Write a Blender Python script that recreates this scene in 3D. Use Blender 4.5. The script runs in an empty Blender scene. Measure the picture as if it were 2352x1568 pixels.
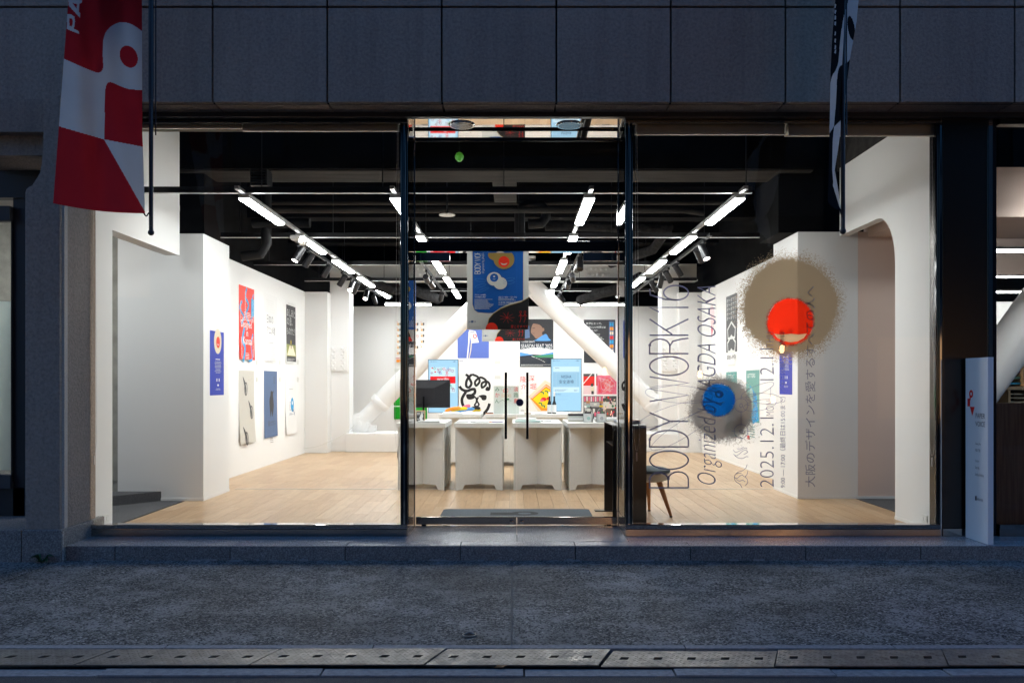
import bpy, bmesh, math, random
from mathutils import Vector, Matrix
random.seed(7)
R = math.radians
sc = bpy.context.scene
C = sc.collection

# ------------------------------------------------------------------ camera
# photo read in a 2352 px wide frame: vanishing point (1180, 880), focal length 2040 px
F, VX, VY = 2040.0, 1180.0, 880.0
EYE, FZ = 1.384, 0.114            # camera height over the pavement, shop floor height
cam = bpy.data.cameras.new('camera'); co = bpy.data.objects.new('camera', cam); C.objects.link(co)
co.location = (0, 0, EYE); co.rotation_euler = (R(90), 0, 0)
cam.sensor_width = 36; cam.lens = F / 2352 * 36
cam.shift_x = -(VX - 1176) / 2352; cam.shift_y = (VY - 784) / 2352
cam.clip_start = 0.05; cam.clip_end = 500
sc.camera = co

# ------------------------------------------------------------------ world, sun, exposure
w = bpy.data.worlds.new('World'); sc.world = w; w.use_nodes = True
nt = w.node_tree; bg = nt.nodes['Background']
sky = nt.nodes.new('ShaderNodeTexSky'); sky.sky_type = 'NISHITA'; sky.sun_disc = False
sky.sun_elevation = R(10); sky.sun_rotation = R(270); sky.ozone_density = 6.8; sky.dust_density = 0.3; sky.air_density = 1.0
nt.links.new(sky.outputs[0], bg.inputs[0]); bg.inputs[1].default_value = 0.135
sl = bpy.data.lights.new('sun', 'SUN'); sl.energy = 0.03; sl.angle = R(20); sl.color = (0.8, 0.87, 1)
so = bpy.data.objects.new('sun', sl); C.objects.link(so); so.rotation_euler = (0, R(-80), 0)
sc.view_settings.view_transform = 'Standard'; sc.view_settings.look = 'None'
sc.view_settings.exposure = 1.2; sc.view_settings.gamma = 1
cy = sc.cycles
cy.use_denoising = True; cy.max_bounces = 9; cy.diffuse_bounces = 4; cy.glossy_bounces = 5
cy.transmission_bounces = 6; cy.transparent_max_bounces = 40; cy.caustics_reflective = False; cy.caustics_refractive = False
cy.sample_clamp_indirect = 6; cy.use_adaptive_sampling = True; cy.adaptive_threshold = 0.015
try: cy.denoising_prefilter = 'ACCURATE'
except Exception: pass

def X(x, y): return (x - VX) * y / F           # photo column -> metres at depth y
def Z(v, y): return EYE - (v - VY) * y / F     # photo row -> metres at depth y
def YF(v): return (EYE - FZ) * F / (v - VY)    # depth of a point on the shop floor
def YG(v): return EYE * F / (v - VY)           # depth of a point on the pavement

# ------------------------------------------------------------------ materials
M = {}
def mat(name, col, rough=0.6, metal=0.0, emit=0.0, ecol=None, spec=0.5):
    m = bpy.data.materials.new(name); m.use_nodes = True
    p = m.node_tree.nodes['Principled BSDF']
    p.inputs['Base Color'].default_value = (*col, 1); p.inputs['Roughness'].default_value = rough
    p.inputs['Metallic'].default_value = metal; p.inputs['Specular IOR Level'].default_value = spec
    if emit:
        p.inputs['Emission Color'].default_value = (*(ecol or col), 1); p.inputs['Emission Strength'].default_value = emit
    M[name] = m
    return m
def nodes(m): return m.node_tree.nodes, m.node_tree.links, m.node_tree.nodes['Principled BSDF']
def pos(n, l, scale=(1, 1, 1), space='W'):
    if space == 'W':
        g = n.new('ShaderNodeNewGeometry'); o = g.outputs['Position']
    else:
        g = n.new('ShaderNodeTexCoord'); o = g.outputs['Object']
    mp = n.new('ShaderNodeMapping'); mp.inputs['Scale'].default_value = scale
    l.new(o, mp.inputs[0]); return mp.outputs[0]
def noise(n, l, vec, scale, detail=4, rough=0.55):
    t = n.new('ShaderNodeTexNoise'); t.inputs['Scale'].default_value = scale; t.inputs['Detail'].default_value = detail
    t.inputs['Roughness'].default_value = rough; l.new(vec, t.inputs['Vector']); return t.outputs['Fac']
def ramp(n, l, fac, stops):
    r = n.new('ShaderNodeValToRGB'); e = r.color_ramp.elements
    while len(e) < len(stops): e.new(0.5)
    for k, (p, c) in enumerate(stops):
        e[k].position = p; e[k].color = (*c, 1) if len(c) == 3 else c
    l.new(fac, r.inputs[0]); return r.outputs[0]
def bump(n, l, p, h, strength, dist=0.01):
    b = n.new('ShaderNodeBump'); b.inputs['Strength'].default_value = strength; b.inputs['Distance'].default_value = dist
    l.new(h, b.inputs['Height']); l.new(b.outputs[0], p.inputs['Normal']); return b
def math_(n, l, op, a, b=None):
    m_ = n.new('ShaderNodeMath'); m_.operation = op
    for k, v in enumerate((a, b)):
        if v is None: continue
        if isinstance(v, (int, float)): m_.inputs[k].default_value = v
        else: l.new(v, m_.inputs[k])
    return m_.outputs[0]
def mixc(n, l, fac, a, b, mode='MIX'):
    m_ = n.new('ShaderNodeMix'); m_.data_type = 'RGBA'; m_.blend_type = mode
    for k, v in ((0, fac), (6, a), (7, b)):
        if isinstance(v, (int, float)): m_.inputs[k].default_value = v
        elif isinstance(v, tuple): m_.inputs[k].default_value = (*v, 1)
        else: l.new(v, m_.inputs[k])
    return m_.outputs[2]

def vary(name, c0, c1, scale, rough=0.7, metal=0.0, bs=0.0, bscale=None, bd=0.004, stretch=(1, 1, 1), lo=0.35, hi=0.65, spec=0.5, detail=5):
    m = mat(name, c0, rough, metal, spec=spec); n, l, p = nodes(m); v = pos(n, l, stretch)
    f = noise(n, l, v, scale, detail)
    l.new(ramp(n, l, f, [(lo, c0), (hi, c1)]), p.inputs['Base Color'])
    if bs: bump(n, l, p, noise(n, l, v, bscale or scale, 4), bs, bd)
    return m

# facade: sprayed stone-chip finish
m = mat('cladding', (.2, .19, .19), .85, spec=.25); n, l, p = nodes(m); v = pos(n, l)
big = noise(n, l, v, 1.3, 3); fine = noise(n, l, v, 120, 3, .7); mid = noise(n, l, v, 42, 4, .6)
col = mixc(n, l, fine, (.26, .21, .175), (.44, .36, .305)); col = mixc(n, l, math_(n, l, 'MULTIPLY', big, .5), col, (.25, .2, .17))
col = mixc(n, l, 1.0, col, ramp(n, l, mid, [(.3, (.76, .76, .76)), (.5, (.96, .955, .955)), (.7, (1.14, 1.13, 1.12))]), 'MULTIPLY')
stk_ = noise(n, l, pos(n, l, (9, 9, .5)), 1.0, 5, .6); col = mixc(n, l, 1.0, col, ramp(n, l, stk_, [(.36, (.88, .88, .89)), (.52, (1, 1, 1))]), 'MULTIPLY')
oi_ = n.new('ShaderNodeObjectInfo'); col = mixc(n, l, 1.0, col, ramp(n, l, oi_.outputs['Random'], [(0, (.9, .9, .9)), (1, (1.05, 1.04, 1.03))]), 'MULTIPLY')
l.new(col, p.inputs['Base Color'])
bump(n, l, p, math_(n, l, 'ADD', mid, math_(n, l, 'MULTIPLY', fine, .4)), .9, .012)
vary('render_grey', (.36, .32, .28), (.56, .51, .45), 150, .9, bs=.6, bscale=110, bd=.008, spec=.2)
vary('joint_dark', (.012, .012, .014), (.02, .02, .02), 8, .9)
# exposed aggregate pavement
m = mat('aggregate', (.2, .2, .2), .82, spec=.35); n, l, p = nodes(m); v = pos(n, l)
warp = n.new('ShaderNodeTexNoise'); warp.inputs['Scale'].default_value = 30; l.new(v, warp.inputs['Vector'])
vv = n.new('ShaderNodeVectorMath'); vv.operation = 'MULTIPLY_ADD'; l.new(warp.outputs['Color'], vv.inputs[0]); vv.inputs[1].default_value = (.02, .02, .02); l.new(v, vv.inputs[2])
vo = n.new('ShaderNodeTexVoronoi'); vo.inputs['Scale'].default_value = 80; l.new(vv.outputs[0], vo.inputs['Vector'])
sep = n.new('ShaderNodeSeparateColor'); l.new(vo.outputs['Color'], sep.inputs[0])
stone = ramp(n, l, sep.outputs[0], [(0, (.012, .012, .014)), (.35, (.035, .034, .032)), (.6, (.1, .093, .082)), (.85, (.22, .2, .17)), (1, (.6, .56, .5))])
edge = ramp(n, l, vo.outputs['Distance'], [(.0, (0, 0, 0)), (.55, (0, 0, 0)), (.75, (1, 1, 1))])
patch = noise(n, l, v, 3.2, 6, .7)
pm = ramp(n, l, patch, [(.47, (0, 0, 0)), (.58, (1, 1, 1))])
mort = mixc(n, l, noise(n, l, v, 6, 4), (.28, .265, .245), (.45, .43, .4))
fe = math_(n, l, 'MAXIMUM', edge, math_(n, l, 'MULTIPLY', pm, math_(n, l, 'GREATER_THAN', sep.outputs[1], .38)))
col = mixc(n, l, fe, stone, mort)
dirt = ramp(n, l, noise(n, l, v, .9, 4), [(.32, (.46, .45, .44)), (.5, (.76, .76, .75)), (.68, (.98, .98, .98))])
l.new(mixc(n, l, 1.0, col, dirt, 'MULTIPLY'), p.inputs['Base Color'])
hh = math_(n, l, 'SUBTRACT', 1.0, vo.outputs['Distance']); bump(n, l, p, hh, .8, .008)
# asphalt, granite, concrete
m = mat('asphalt', (.05, .05, .055), .8); n, l, p = nodes(m); v = pos(n, l); f = noise(n, l, v, 260, 2, .8)
l.new(ramp(n, l, f, [(.35, (.025, .027, .03)), (.6, (.065, .065, .07)), (.78, (.26, .26, .26))]), p.inputs['Base Color']); bump(n, l, p, f, .7, .006)
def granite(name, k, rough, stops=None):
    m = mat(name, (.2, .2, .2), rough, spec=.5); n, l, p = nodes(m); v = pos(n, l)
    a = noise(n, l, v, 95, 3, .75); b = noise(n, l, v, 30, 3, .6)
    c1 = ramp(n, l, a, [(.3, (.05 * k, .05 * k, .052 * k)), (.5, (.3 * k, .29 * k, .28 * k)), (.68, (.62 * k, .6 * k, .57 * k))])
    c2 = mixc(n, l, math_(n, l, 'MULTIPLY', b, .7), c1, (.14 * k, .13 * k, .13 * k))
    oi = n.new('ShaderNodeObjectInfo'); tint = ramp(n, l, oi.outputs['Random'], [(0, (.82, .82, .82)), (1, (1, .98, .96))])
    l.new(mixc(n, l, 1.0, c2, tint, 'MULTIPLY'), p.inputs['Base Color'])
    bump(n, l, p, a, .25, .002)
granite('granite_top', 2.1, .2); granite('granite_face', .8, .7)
vary('kerb_concrete', (.22, .22, .22), (.34, .33, .32), 40, .85, bs=.5, bscale=90, bd=.004)
vary('bare_concrete', (.26, .25, .22), (.42, .4, .35), 7, .8, bs=.2, bscale=25, lo=.3, hi=.7)
m = mat('plate_steel', (.2, .18, .15), .5, .45); n, l, p = nodes(m); v = pos(n, l)
l.new(ramp(n, l, noise(n, l, v, 9, 6, .65), [(.35, (.17, .145, .12)), (.55, (.24, .215, .185)), (.7, (.12, .09, .068))]), p.inputs['Base Color'])
l.new(ramp(n, l, noise(n, l, v, 14, 5), [(.3, (.35,) * 3), (.7, (.65,) * 3)]), p.inputs['Roughness'])
mat('rust_dark', (.03, .02, .015), .9)
# metal and glass
mat('chrome', (.5, .49, .47), .06, 1.0); mat('post_chrome', (.06, .058, .056), .05, 1.0)
mat('mirror', (.86, .82, .78), .02, 1.0)
m = mat('brushed', (.06, .055, .05), .26, 1.0); n, l, p = nodes(m); v = pos(n, l, (1, 1, 90)); bump(n, l, p, noise(n, l, v, 6, 3), .06, .002)
m = mat('brown_steel', (.075, .07, .064), .3, 1.0); n, l, p = nodes(m); v = pos(n, l, (1, 1, 120)); bump(n, l, p, noise(n, l, v, 5, 3), .08, .002)
m = mat('kick_steel', (.42, .38, .34), .14, 1.0); n, l, p = nodes(m); v = pos(n, l, (1, 1, 60)); bump(n, l, p, noise(n, l, v, 6, 3), .05, .002)
mat('black_metal', (.012, .012, .014), .38, .3); mat('black_gloss', (.01, .01, .012), .12)
mat('dark_frame', (.02, .02, .025), .4)
def glassmat(name, tint=(.97, .985, .975), ior=1.33):
    m = bpy.data.materials.new(name); m.use_nodes = True; n, l = m.node_tree.nodes, m.node_tree.links; n.clear()
    o = n.new('ShaderNodeOutputMaterial'); t = n.new('ShaderNodeBsdfTransparent'); g = n.new('ShaderNodeBsdfGlossy'); mx = n.new('ShaderNodeMixShader'); f = n.new('ShaderNodeFresnel')
    t.inputs[0].default_value = (*tint, 1); g.inputs['Roughness'].default_value = 0.0; f.inputs[0].default_value = ior
    l.new(f.outputs[0], mx.inputs[0]); l.new(t.outputs[0], mx.inputs[1]); l.new(g.outputs[0], mx.inputs[2]); l.new(mx.outputs[0], o.inputs[0]); M[name] = m
glassmat('glass'); glassmat('bottle_glass', (.96, .98, .98), 1.2)
# interior
def plaster(name, c, rough=.65):
    m = mat(name, c, rough, spec=.25); n, l, p = nodes(m); v = pos(n, l)
    f = noise(n, l, v, 1.1, 4); l.new(mixc(n, l, f, tuple(a * .96 for a in c), c), p.inputs['Base Color']); bump(n, l, p, noise(n, l, v, 260, 2), .05, .001)
plaster('white_wall', (.8, .8, .795)); plaster('beige_wall', (.8, .63, .545)); plaster('grey_wall', (.5, .49, .47))
mat('skirting', (.78, .78, .77), .4)
vary('black_ceiling', (.0035, .0035, .004), (.007, .0068, .007), 3, .9, lo=.4, hi=.7, spec=.08)
vary('grey_beam', (.028, .0265, .025), (.05, .047, .044), 10, .9, bs=.2, bscale=40, stretch=(.2, 1, 1), spec=.1)
mat('pipe_black', (.006, .006, .007), .6, spec=.2); vary('pipe_wrap', (.008, .008, .009), (.022, .021, .022), 14, .85, bs=.8, bscale=22, bd=.02, spec=.15)
mat('white_steel', (.8, .8, .8), .4); mat('off_white', (.72, .72, .7), .5)
m = mat('oak', (.5, .36, .24), .33, spec=.45); n, l, p = nodes(m); v = pos(n, l, (14, 1.1, 1))
oi = n.new('ShaderNodeObjectInfo'); ad = n.new('ShaderNodeVectorMath'); ad.operation = 'ADD'
cx = n.new('ShaderNodeCombineXYZ'); l.new(math_(n, l, 'MULTIPLY', oi.outputs['Random'], 40), cx.inputs[1]); l.new(v, ad.inputs[0]); l.new(cx.outputs[0], ad.inputs[1])
gr = noise(n, l, ad.outputs[0], 2.2, 6, .6)
base = ramp(n, l, oi.outputs['Random'], [(0, (.43, .265, .135)), (.5, (.48, .312, .172)), (1, (.54, .37, .22))])
grc = ramp(n, l, gr, [(.3, (.8, .76, .7)), (.55, (1, 1, 1)), (.75, (1.08, 1.06, 1.02))])
l.new(mixc(n, l, 1.0, base, grc, 'MULTIPLY'), p.inputs['Base Color']); bump(n, l, p, gr, .06, .002)
vary('wood_panel', (.16, .11, .085), (.26, .19, .15), 5, .45, stretch=(12, 12, .5)); vary('wood_leg', (.4, .17, .06), (.52, .25, .1), 5, .4, stretch=(6, 6, 1))
vary('pale_wood', (.55, .37, .2), (.65, .46, .27), 6, .5, stretch=(6, 6, 1))
vary('hall_carpet', (.055, .055, .06), (.09, .09, .095), 90, .95, bs=.4); vary('mat_fabric', (.055, .07, .085), (.1, .12, .14), 160, .95, bs=.8, bscale=220, bd=.006)
mat('mat_dark', (.015, .017, .02), .95)
vary('table_board', (.70, .71, .69), (.75, .76, .74), 60, .6); mat('chair_cushion', (.1, .125, .14), .85); mat('chair_shell', (.6, .59, .55), .45)
mat('led', (1, 1, 1), .5, emit=29, ecol=(.98, .99, 1)); mat('led_body', (.5, .5, .5), .5); mat('spot_glow', (1, .9, .85), .5, emit=12, ecol=(1, .86, .8))
mat('track_grey', (.32, .32, .32), .45, .3); mat('rail_lip', (.7, .7, .7), .3, .6)
mat('blind', (.6, .58, .53), .8); mat('bead', (.5, .5, .5), .3, .6); mat('clear_plastic', (.7, .7, .72), .2)
mat('leaf_green', (.03, .09, .03), .6); mat('leaf_brown', (.3, .13, .04), .7)
mat('sign_white', (.78, .79, .8), .4)
mat('lamp_warm', (1, .6, .25), .5, emit=38, ecol=(1, .55, .22)); mat('street_wall', (.06, .06, .065), .8); mat('street_pane', (.02, .025, .03), .1)
mat('warm_pane', (.5, .3, .15), .4, emit=.3, ecol=(1, .55, .25))
# print colours
INK = dict(white=(.82, .82, .82), paper=(.74, .74, .735), black=(.012, .012, .013), red=(.68, .02, .015), hotred=(.8, .03, .01), blue=(.015, .04, .42), royal=(.003, .09, .38),
           brown=(.33, .22, .06), grey=(.4, .4, .4), lgrey=(.62, .63, .6), dgrey=(.07, .07, .075), slate=(.085, .14, .27), sand=(.55, .53, .48), cream=(.72, .62, .45), orange=(.8, .28, .03),
           yellow=(.85, .6, .02), green=(.01, .32, .02), leaf=(.03, .16, .07), teal=(.12, .33, .3), pink=(.75, .16, .25), pale=(.75, .55, .58), sky=(.1, .3, .65), peri=(.1, .16, .5), skin=(.26, .15, .105),
           stadium=(.02, .03, .05), turf=(.05, .25, .12), navy=(.015, .02, .09), violet=(.1, .06, .3), night=(.03, .03, .035), moss=(.22, .24, .06), cyan=(.02, .3, .6), mint=(.35, .55, .5), tableg=(.55, .6, .57))
for k, c in INK.items(): mat('ink_' + k, c, .55, spec=.3)
SCR = dict(scr_bg=(.36, .62, .84), scr_pale=(.6, .8, .93), scr_mid=(.3, .53, .72), scr_red=(.8, .0, .005), scr_dark=(.004, .02, .09), scr_white=(.85, .92, .97), scr_green=(.01, .3, .06), scr_blue=(.0, .2, .6), scr_wine=(.35, .0, .05))
for k, c in SCR.items(): mat('ink_' + k, (.01, .01, .01), .3, emit=.56, ecol=c)
# printed film with a sprayed, speckled rim: opaque dots on clear film
def speckle(name, c, r0, r1, cell, tint=None, tf=0.0, tr=.5):
    m = bpy.data.materials.new(name); m.use_nodes = True; n, l = m.node_tree.nodes, m.node_tree.links; n.clear()
    o = n.new('ShaderNodeOutputMaterial'); t = n.new('ShaderNodeBsdfTransparent'); d = n.new('ShaderNodeBsdfDiffuse'); tl = n.new('ShaderNodeBsdfTranslucent')
    d.inputs[0].default_value = (*c, 1); tl.inputs[0].default_value = (*c, 1)
    ms = n.new('ShaderNodeMixShader'); ms.inputs[0].default_value = tr; l.new(d.outputs[0], ms.inputs[1]); l.new(tl.outputs[0], ms.inputs[2])
    if tint:
        tt = n.new('ShaderNodeBsdfTransparent'); tt.inputs[0].default_value = (*tint, 1); mt = n.new('ShaderNodeMixShader'); mt.inputs[0].default_value = tf; l.new(ms.outputs[0], mt.inputs[1]); l.new(tt.outputs[0], mt.inputs[2]); ms = mt
    tc = n.new('ShaderNodeTexCoord'); ln = n.new('ShaderNodeVectorMath'); ln.operation = 'LENGTH'; l.new(tc.outputs['Object'], ln.inputs[0])
    wob = noise(n, l, tc.outputs['Object'], 6.0 / r1 * .25, 2)
    rr = math_(n, l, 'ADD', ln.outputs['Value'], math_(n, l, 'MULTIPLY', math_(n, l, 'SUBTRACT', wob, .5), r1 * .16))
    mr = n.new('ShaderNodeMapRange'); l.new(rr, mr.inputs[0]); mr.inputs[1].default_value = r0; mr.inputs[2].default_value = r1; mr.inputs[3].default_value = 1.0; mr.inputs[4].default_value = 0.0
    pw = math_(n, l, 'POWER', mr.outputs[0], 1.7)
    vo = n.new('ShaderNodeTexVoronoi'); vo.inputs['Scale'].default_value = cell; l.new(tc.outputs['Object'], vo.inputs['Vector'])
    sp = n.new('ShaderNodeSeparateColor'); l.new(vo.outputs['Color'], sp.inputs[0])
    a = math_(n, l, 'LESS_THAN', sp.outputs[0], pw)
    mx = n.new('ShaderNodeMixShader'); l.new(a, mx.inputs[0]); l.new(t.outputs[0], mx.inputs[1]); l.new(ms.outputs[0], mx.inputs[2]); l.new(mx.outputs[0], o.inputs[0]); M[name] = m
def cloth(name, c, tr=.45):
    m = bpy.data.materials.new(name); m.use_nodes = True; n, l = m.node_tree.nodes, m.node_tree.links; n.clear()
    o = n.new('ShaderNodeOutputMaterial'); d = n.new('ShaderNodeBsdfDiffuse'); tl = n.new('ShaderNodeBsdfTranslucent'); ms = n.new('ShaderNodeMixShader'); ms.inputs[0].default_value = tr
    g = n.new('ShaderNodeNewGeometry'); f = noise(n, l, g.outputs['Position'], 3, 3); cc = mixc(n, l, f, tuple(a * .85 for a in c), c)
    l.new(cc, d.inputs[0]); l.new(cc, tl.inputs[0]); l.new(d.outputs[0], ms.inputs[1]); l.new(tl.outputs[0], ms.inputs[2]); l.new(ms.outputs[0], o.inputs[0]); M[name] = m
cloth('frosted', (.78, .84, .8), .8); cloth('flag_red', (.36, .018, .028), .6); cloth('flag_white', (.52, .54, .58), .55); cloth('flag_black', (.015, .015, .017), .1); cloth('vinyl', (.28, .29, .5), .25); cloth('vinyl_light', (.32, .34, .46), .3)
cloth('film_red', (.85, .02, .006), .6); cloth('film_blue', (.0, .09, .42), .5); cloth('film_tan', (.8, .52, .3), .75); cloth('film_line', (.25, .28, .42), .3)

# ------------------------------------------------------------------ mesh helpers
def box(bm, x0, x1, y0, y1, z0, z1):
    vs = [bm.verts.new((x, y, z)) for z in (z0, z1) for y in (y0, y1) for x in (x0, x1)]
    for f in ((0, 2, 3, 1), (4, 5, 7, 6), (0, 1, 5, 4), (2, 6, 7, 3), (0, 4, 6, 2), (1, 3, 7, 5)): bm.faces.new([vs[k] for k in f])
    return vs
def prism(bm, pts, a0, a1, axis='y'):
    """polygon pts (in the plane across axis) extruded from a0 to a1"""
    def mk(p, a):
        return {'y': (p[0], a, p[1]), 'x': (a, p[0], p[1]), 'z': (p[0], p[1], a)}[axis]
    A = [bm.verts.new(mk(p, a0)) for p in pts]; B = [bm.verts.new(mk(p, a1)) for p in pts]; k = len(pts)
    bm.faces.new(A); bm.faces.new(B[::-1])
    for i in range(k): bm.faces.new((A[i], B[i], B[(i + 1) % k], A[(i + 1) % k]))
def ring_frame(d):
    d = d.normalized(); a = Vector((0, 0, 1)) if abs(d.z) < .9 else Vector((1, 0, 0)); u = d.cross(a).normalized(); return u, d.cross(u)
def tube(bm, pts, r, seg=10, cap=True, radii=None):
    pts = [Vector(p) for p in pts]; rings = []
    for i, p in enumerate(pts):
        d = (pts[min(i + 1, len(pts) - 1)] - pts[max(i - 1, 0)]); u, v = ring_frame(d); rr = radii[i] if radii else r
        if i and rings:   # keep the ring frame steady along the path
            u0 = (rings[-1][0].co - pts[i - 1]); u = (u0 - d.normalized() * u0.dot(d.normalized())).normalized(); v = d.normalized().cross(u)
        rings.append([bm.verts.new(p + (u * math.cos(t) + v * math.sin(t)) * rr) for t in (2 * math.pi * k / seg for k in range(seg))])
    for a, b in zip(rings, rings[1:]):
        for k in range(seg): bm.faces.new((a[k], a[(k + 1) % seg], b[(k + 1) % seg], b[k]))
    if cap: bm.faces.new(rings[0][::-1]); bm.faces.new(rings[-1])
def lathe(bm, prof, c=(0, 0, 0), seg=20):
    rings = [[bm.verts.new((c[0] + r * math.cos(2 * math.pi * k / seg), c[1] + r * math.sin(2 * math.pi * k / seg), c[2] + z)) for k in range(seg)] for r, z in prof]
    for a, b in zip(rings, rings[1:]):
        for k in range(seg): bm.faces.new((a[k], a[(k + 1) % seg], b[(k + 1) % seg], b[k]))
    bm.faces.new(rings[0][::-1]); bm.faces.new(rings[-1])
def BM(): return bmesh.new()
def link(o, parent=None):
    C.objects.link(o)
    if parent: o.parent = parent
    return o
def obj(name, bm, m, parent=None, loc=(0, 0, 0), bevel=0, smooth=False, rotz=0):
    if bevel:
        bmesh.ops.bevel(bm, geom=[e for e in bm.edges], offset=bevel, segments=2, affect='EDGES', profile=.6)
    bmesh.ops.recalc_face_normals(bm, faces=bm.faces)
    me = bpy.data.meshes.new(name); bm.to_mesh(me); bm.free()
    me.materials.append(M[m])
    if smooth:
        for pl in me.polygons: pl.use_smooth = True
        try: me.set_sharp_from_angle(angle=R(35))
        except Exception: pass
    o = bpy.data.objects.new(name, me); o.location = loc; o.rotation_euler = (0, 0, rotz)
    return link(o, parent)
def bx(name, m, x0, x1, y0, y1, z0, z1, parent=None, bevel=0):
    bm = BM(); c = ((x0 + x1) / 2, (y0 + y1) / 2, min(z0, z1)); a, b, h = abs(x1 - x0) / 2, abs(y1 - y0) / 2, abs(z1 - z0)
    box(bm, -a, a, -b, b, 0, h)
    o = obj(name, bm, m, None, bevel=bevel); o.location = c
    if parent: o.parent = parent; o.location = Vector(c) - parent.location
    return o
def thing(name, label, cat, loc=(0, 0, 0), group=None, rotz=0):
    o = bpy.data.objects.new(name, None); o.location = loc; o.rotation_euler = (0, 0, rotz); o.empty_display_size = .1; link(o)
    return tag(o, label, cat, group)
def tag(o, label, cat, group=None):
    o['label'] = label; o['category'] = cat
    if group: o['group'] = group
    return o
def struct(o): o['kind'] = 'structure'; return o
def dup(root, loc, label=None, rotz=None, group=None):
    r = root.copy(); C.objects.link(r); r.location = loc
    if rotz is not None: r.rotation_euler = (0, 0, rotz)
    if label: r['label'] = label
    if group: r['group'] = group
    for ch in list(root.children):
        c = ch.copy(); C.objects.link(c); c.parent = r
        for g in ch.children:
            d = g.copy(); C.objects.link(d); d.parent = c
    return r

# ------------------------------------------------------------------ print helpers
_tc = {}
def text_polys(s, thin=0.0, res=3):
    key = (s, thin, res)
    if key not in _tc:
        c = bpy.data.curves.new('t', 'FONT'); c.body = s; c.resolution_u = res; c.offset = thin
        o = bpy.data.objects.new('t', c); C.objects.link(o); bpy.context.view_layer.update()
        me = bpy.data.meshes.new_from_object(o.evaluated_get(bpy.context.evaluated_depsgraph_get()))
        vs = [tuple(v.co) for v in me.vertices]; fs = [tuple(p.vertices) for p in me.polygons]
        bpy.data.objects.remove(o); bpy.data.meshes.remove(me); bpy.data.curves.remove(c)
        _tc[key] = (vs, fs, max((v[0] for v in vs), default=1))
    return _tc[key]
def ribbon(bm, pts, wd, z=0.0, closed=False):
    pts = [Vector((p[0], p[1])) for p in pts]; k = len(pts)
    if k < 2: return
    L = []
    for i, p in enumerate(pts):
        a = pts[(i - 1) % k] if (closed or i) else None; b = pts[(i + 1) % k] if (closed or i < k - 1) else None
        d1 = (p - a).normalized() if a is not None else (b - p).normalized(); d2 = (b - p).normalized() if b is not None else d1
        nn = Vector((-(d1 + d2).y, (d1 + d2).x))
        if nn.length < 1e-6: nn = Vector((-d1.y, d1.x))
        nn.normalize(); q = max(.45, abs(nn.dot(Vector((-d1.y, d1.x))))); off = nn * (wd / 2 / q)
        L.append((bm.verts.new((p.x + off.x, p.y + off.y, z)), bm.verts.new((p.x - off.x, p.y - off.y, z))))
    for i in range(k if closed else k - 1):
        a, b = L[i], L[(i + 1) % k]; bm.faces.new((a[0], a[1], b[1], b[0]))
def arc(cx_, cy_, rx, ry, a0, a1, k=20): return [(cx_ + rx * math.cos(R(a0 + (a1 - a0) * t / k)), cy_ + ry * math.sin(R(a0 + (a1 - a0) * t / k))) for t in range(k + 1)]
def spline(pts, k=6, closed=False):
    out = []; N = len(pts); rng = range(N if closed else N - 1)
    for i in rng:
        g = (lambda j: pts[j % N]) if closed else (lambda j: pts[max(0, min(N - 1, j))])
        p0, p1, p2, p3 = g(i - 1), g(i), g(i + 1), g(i + 2)
        for t in range(k):
            t /= k; out.append(tuple(.5 * (2 * b + (c - a) * t + (2 * a - 5 * b + 4 * c - d) * t * t + (3 * b - a - 3 * c + d) * t ** 3) for a, b, c, d in zip(p0, p1, p2, p3)))
    if not closed: out.append(tuple(pts[-1]))
    return out
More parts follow.
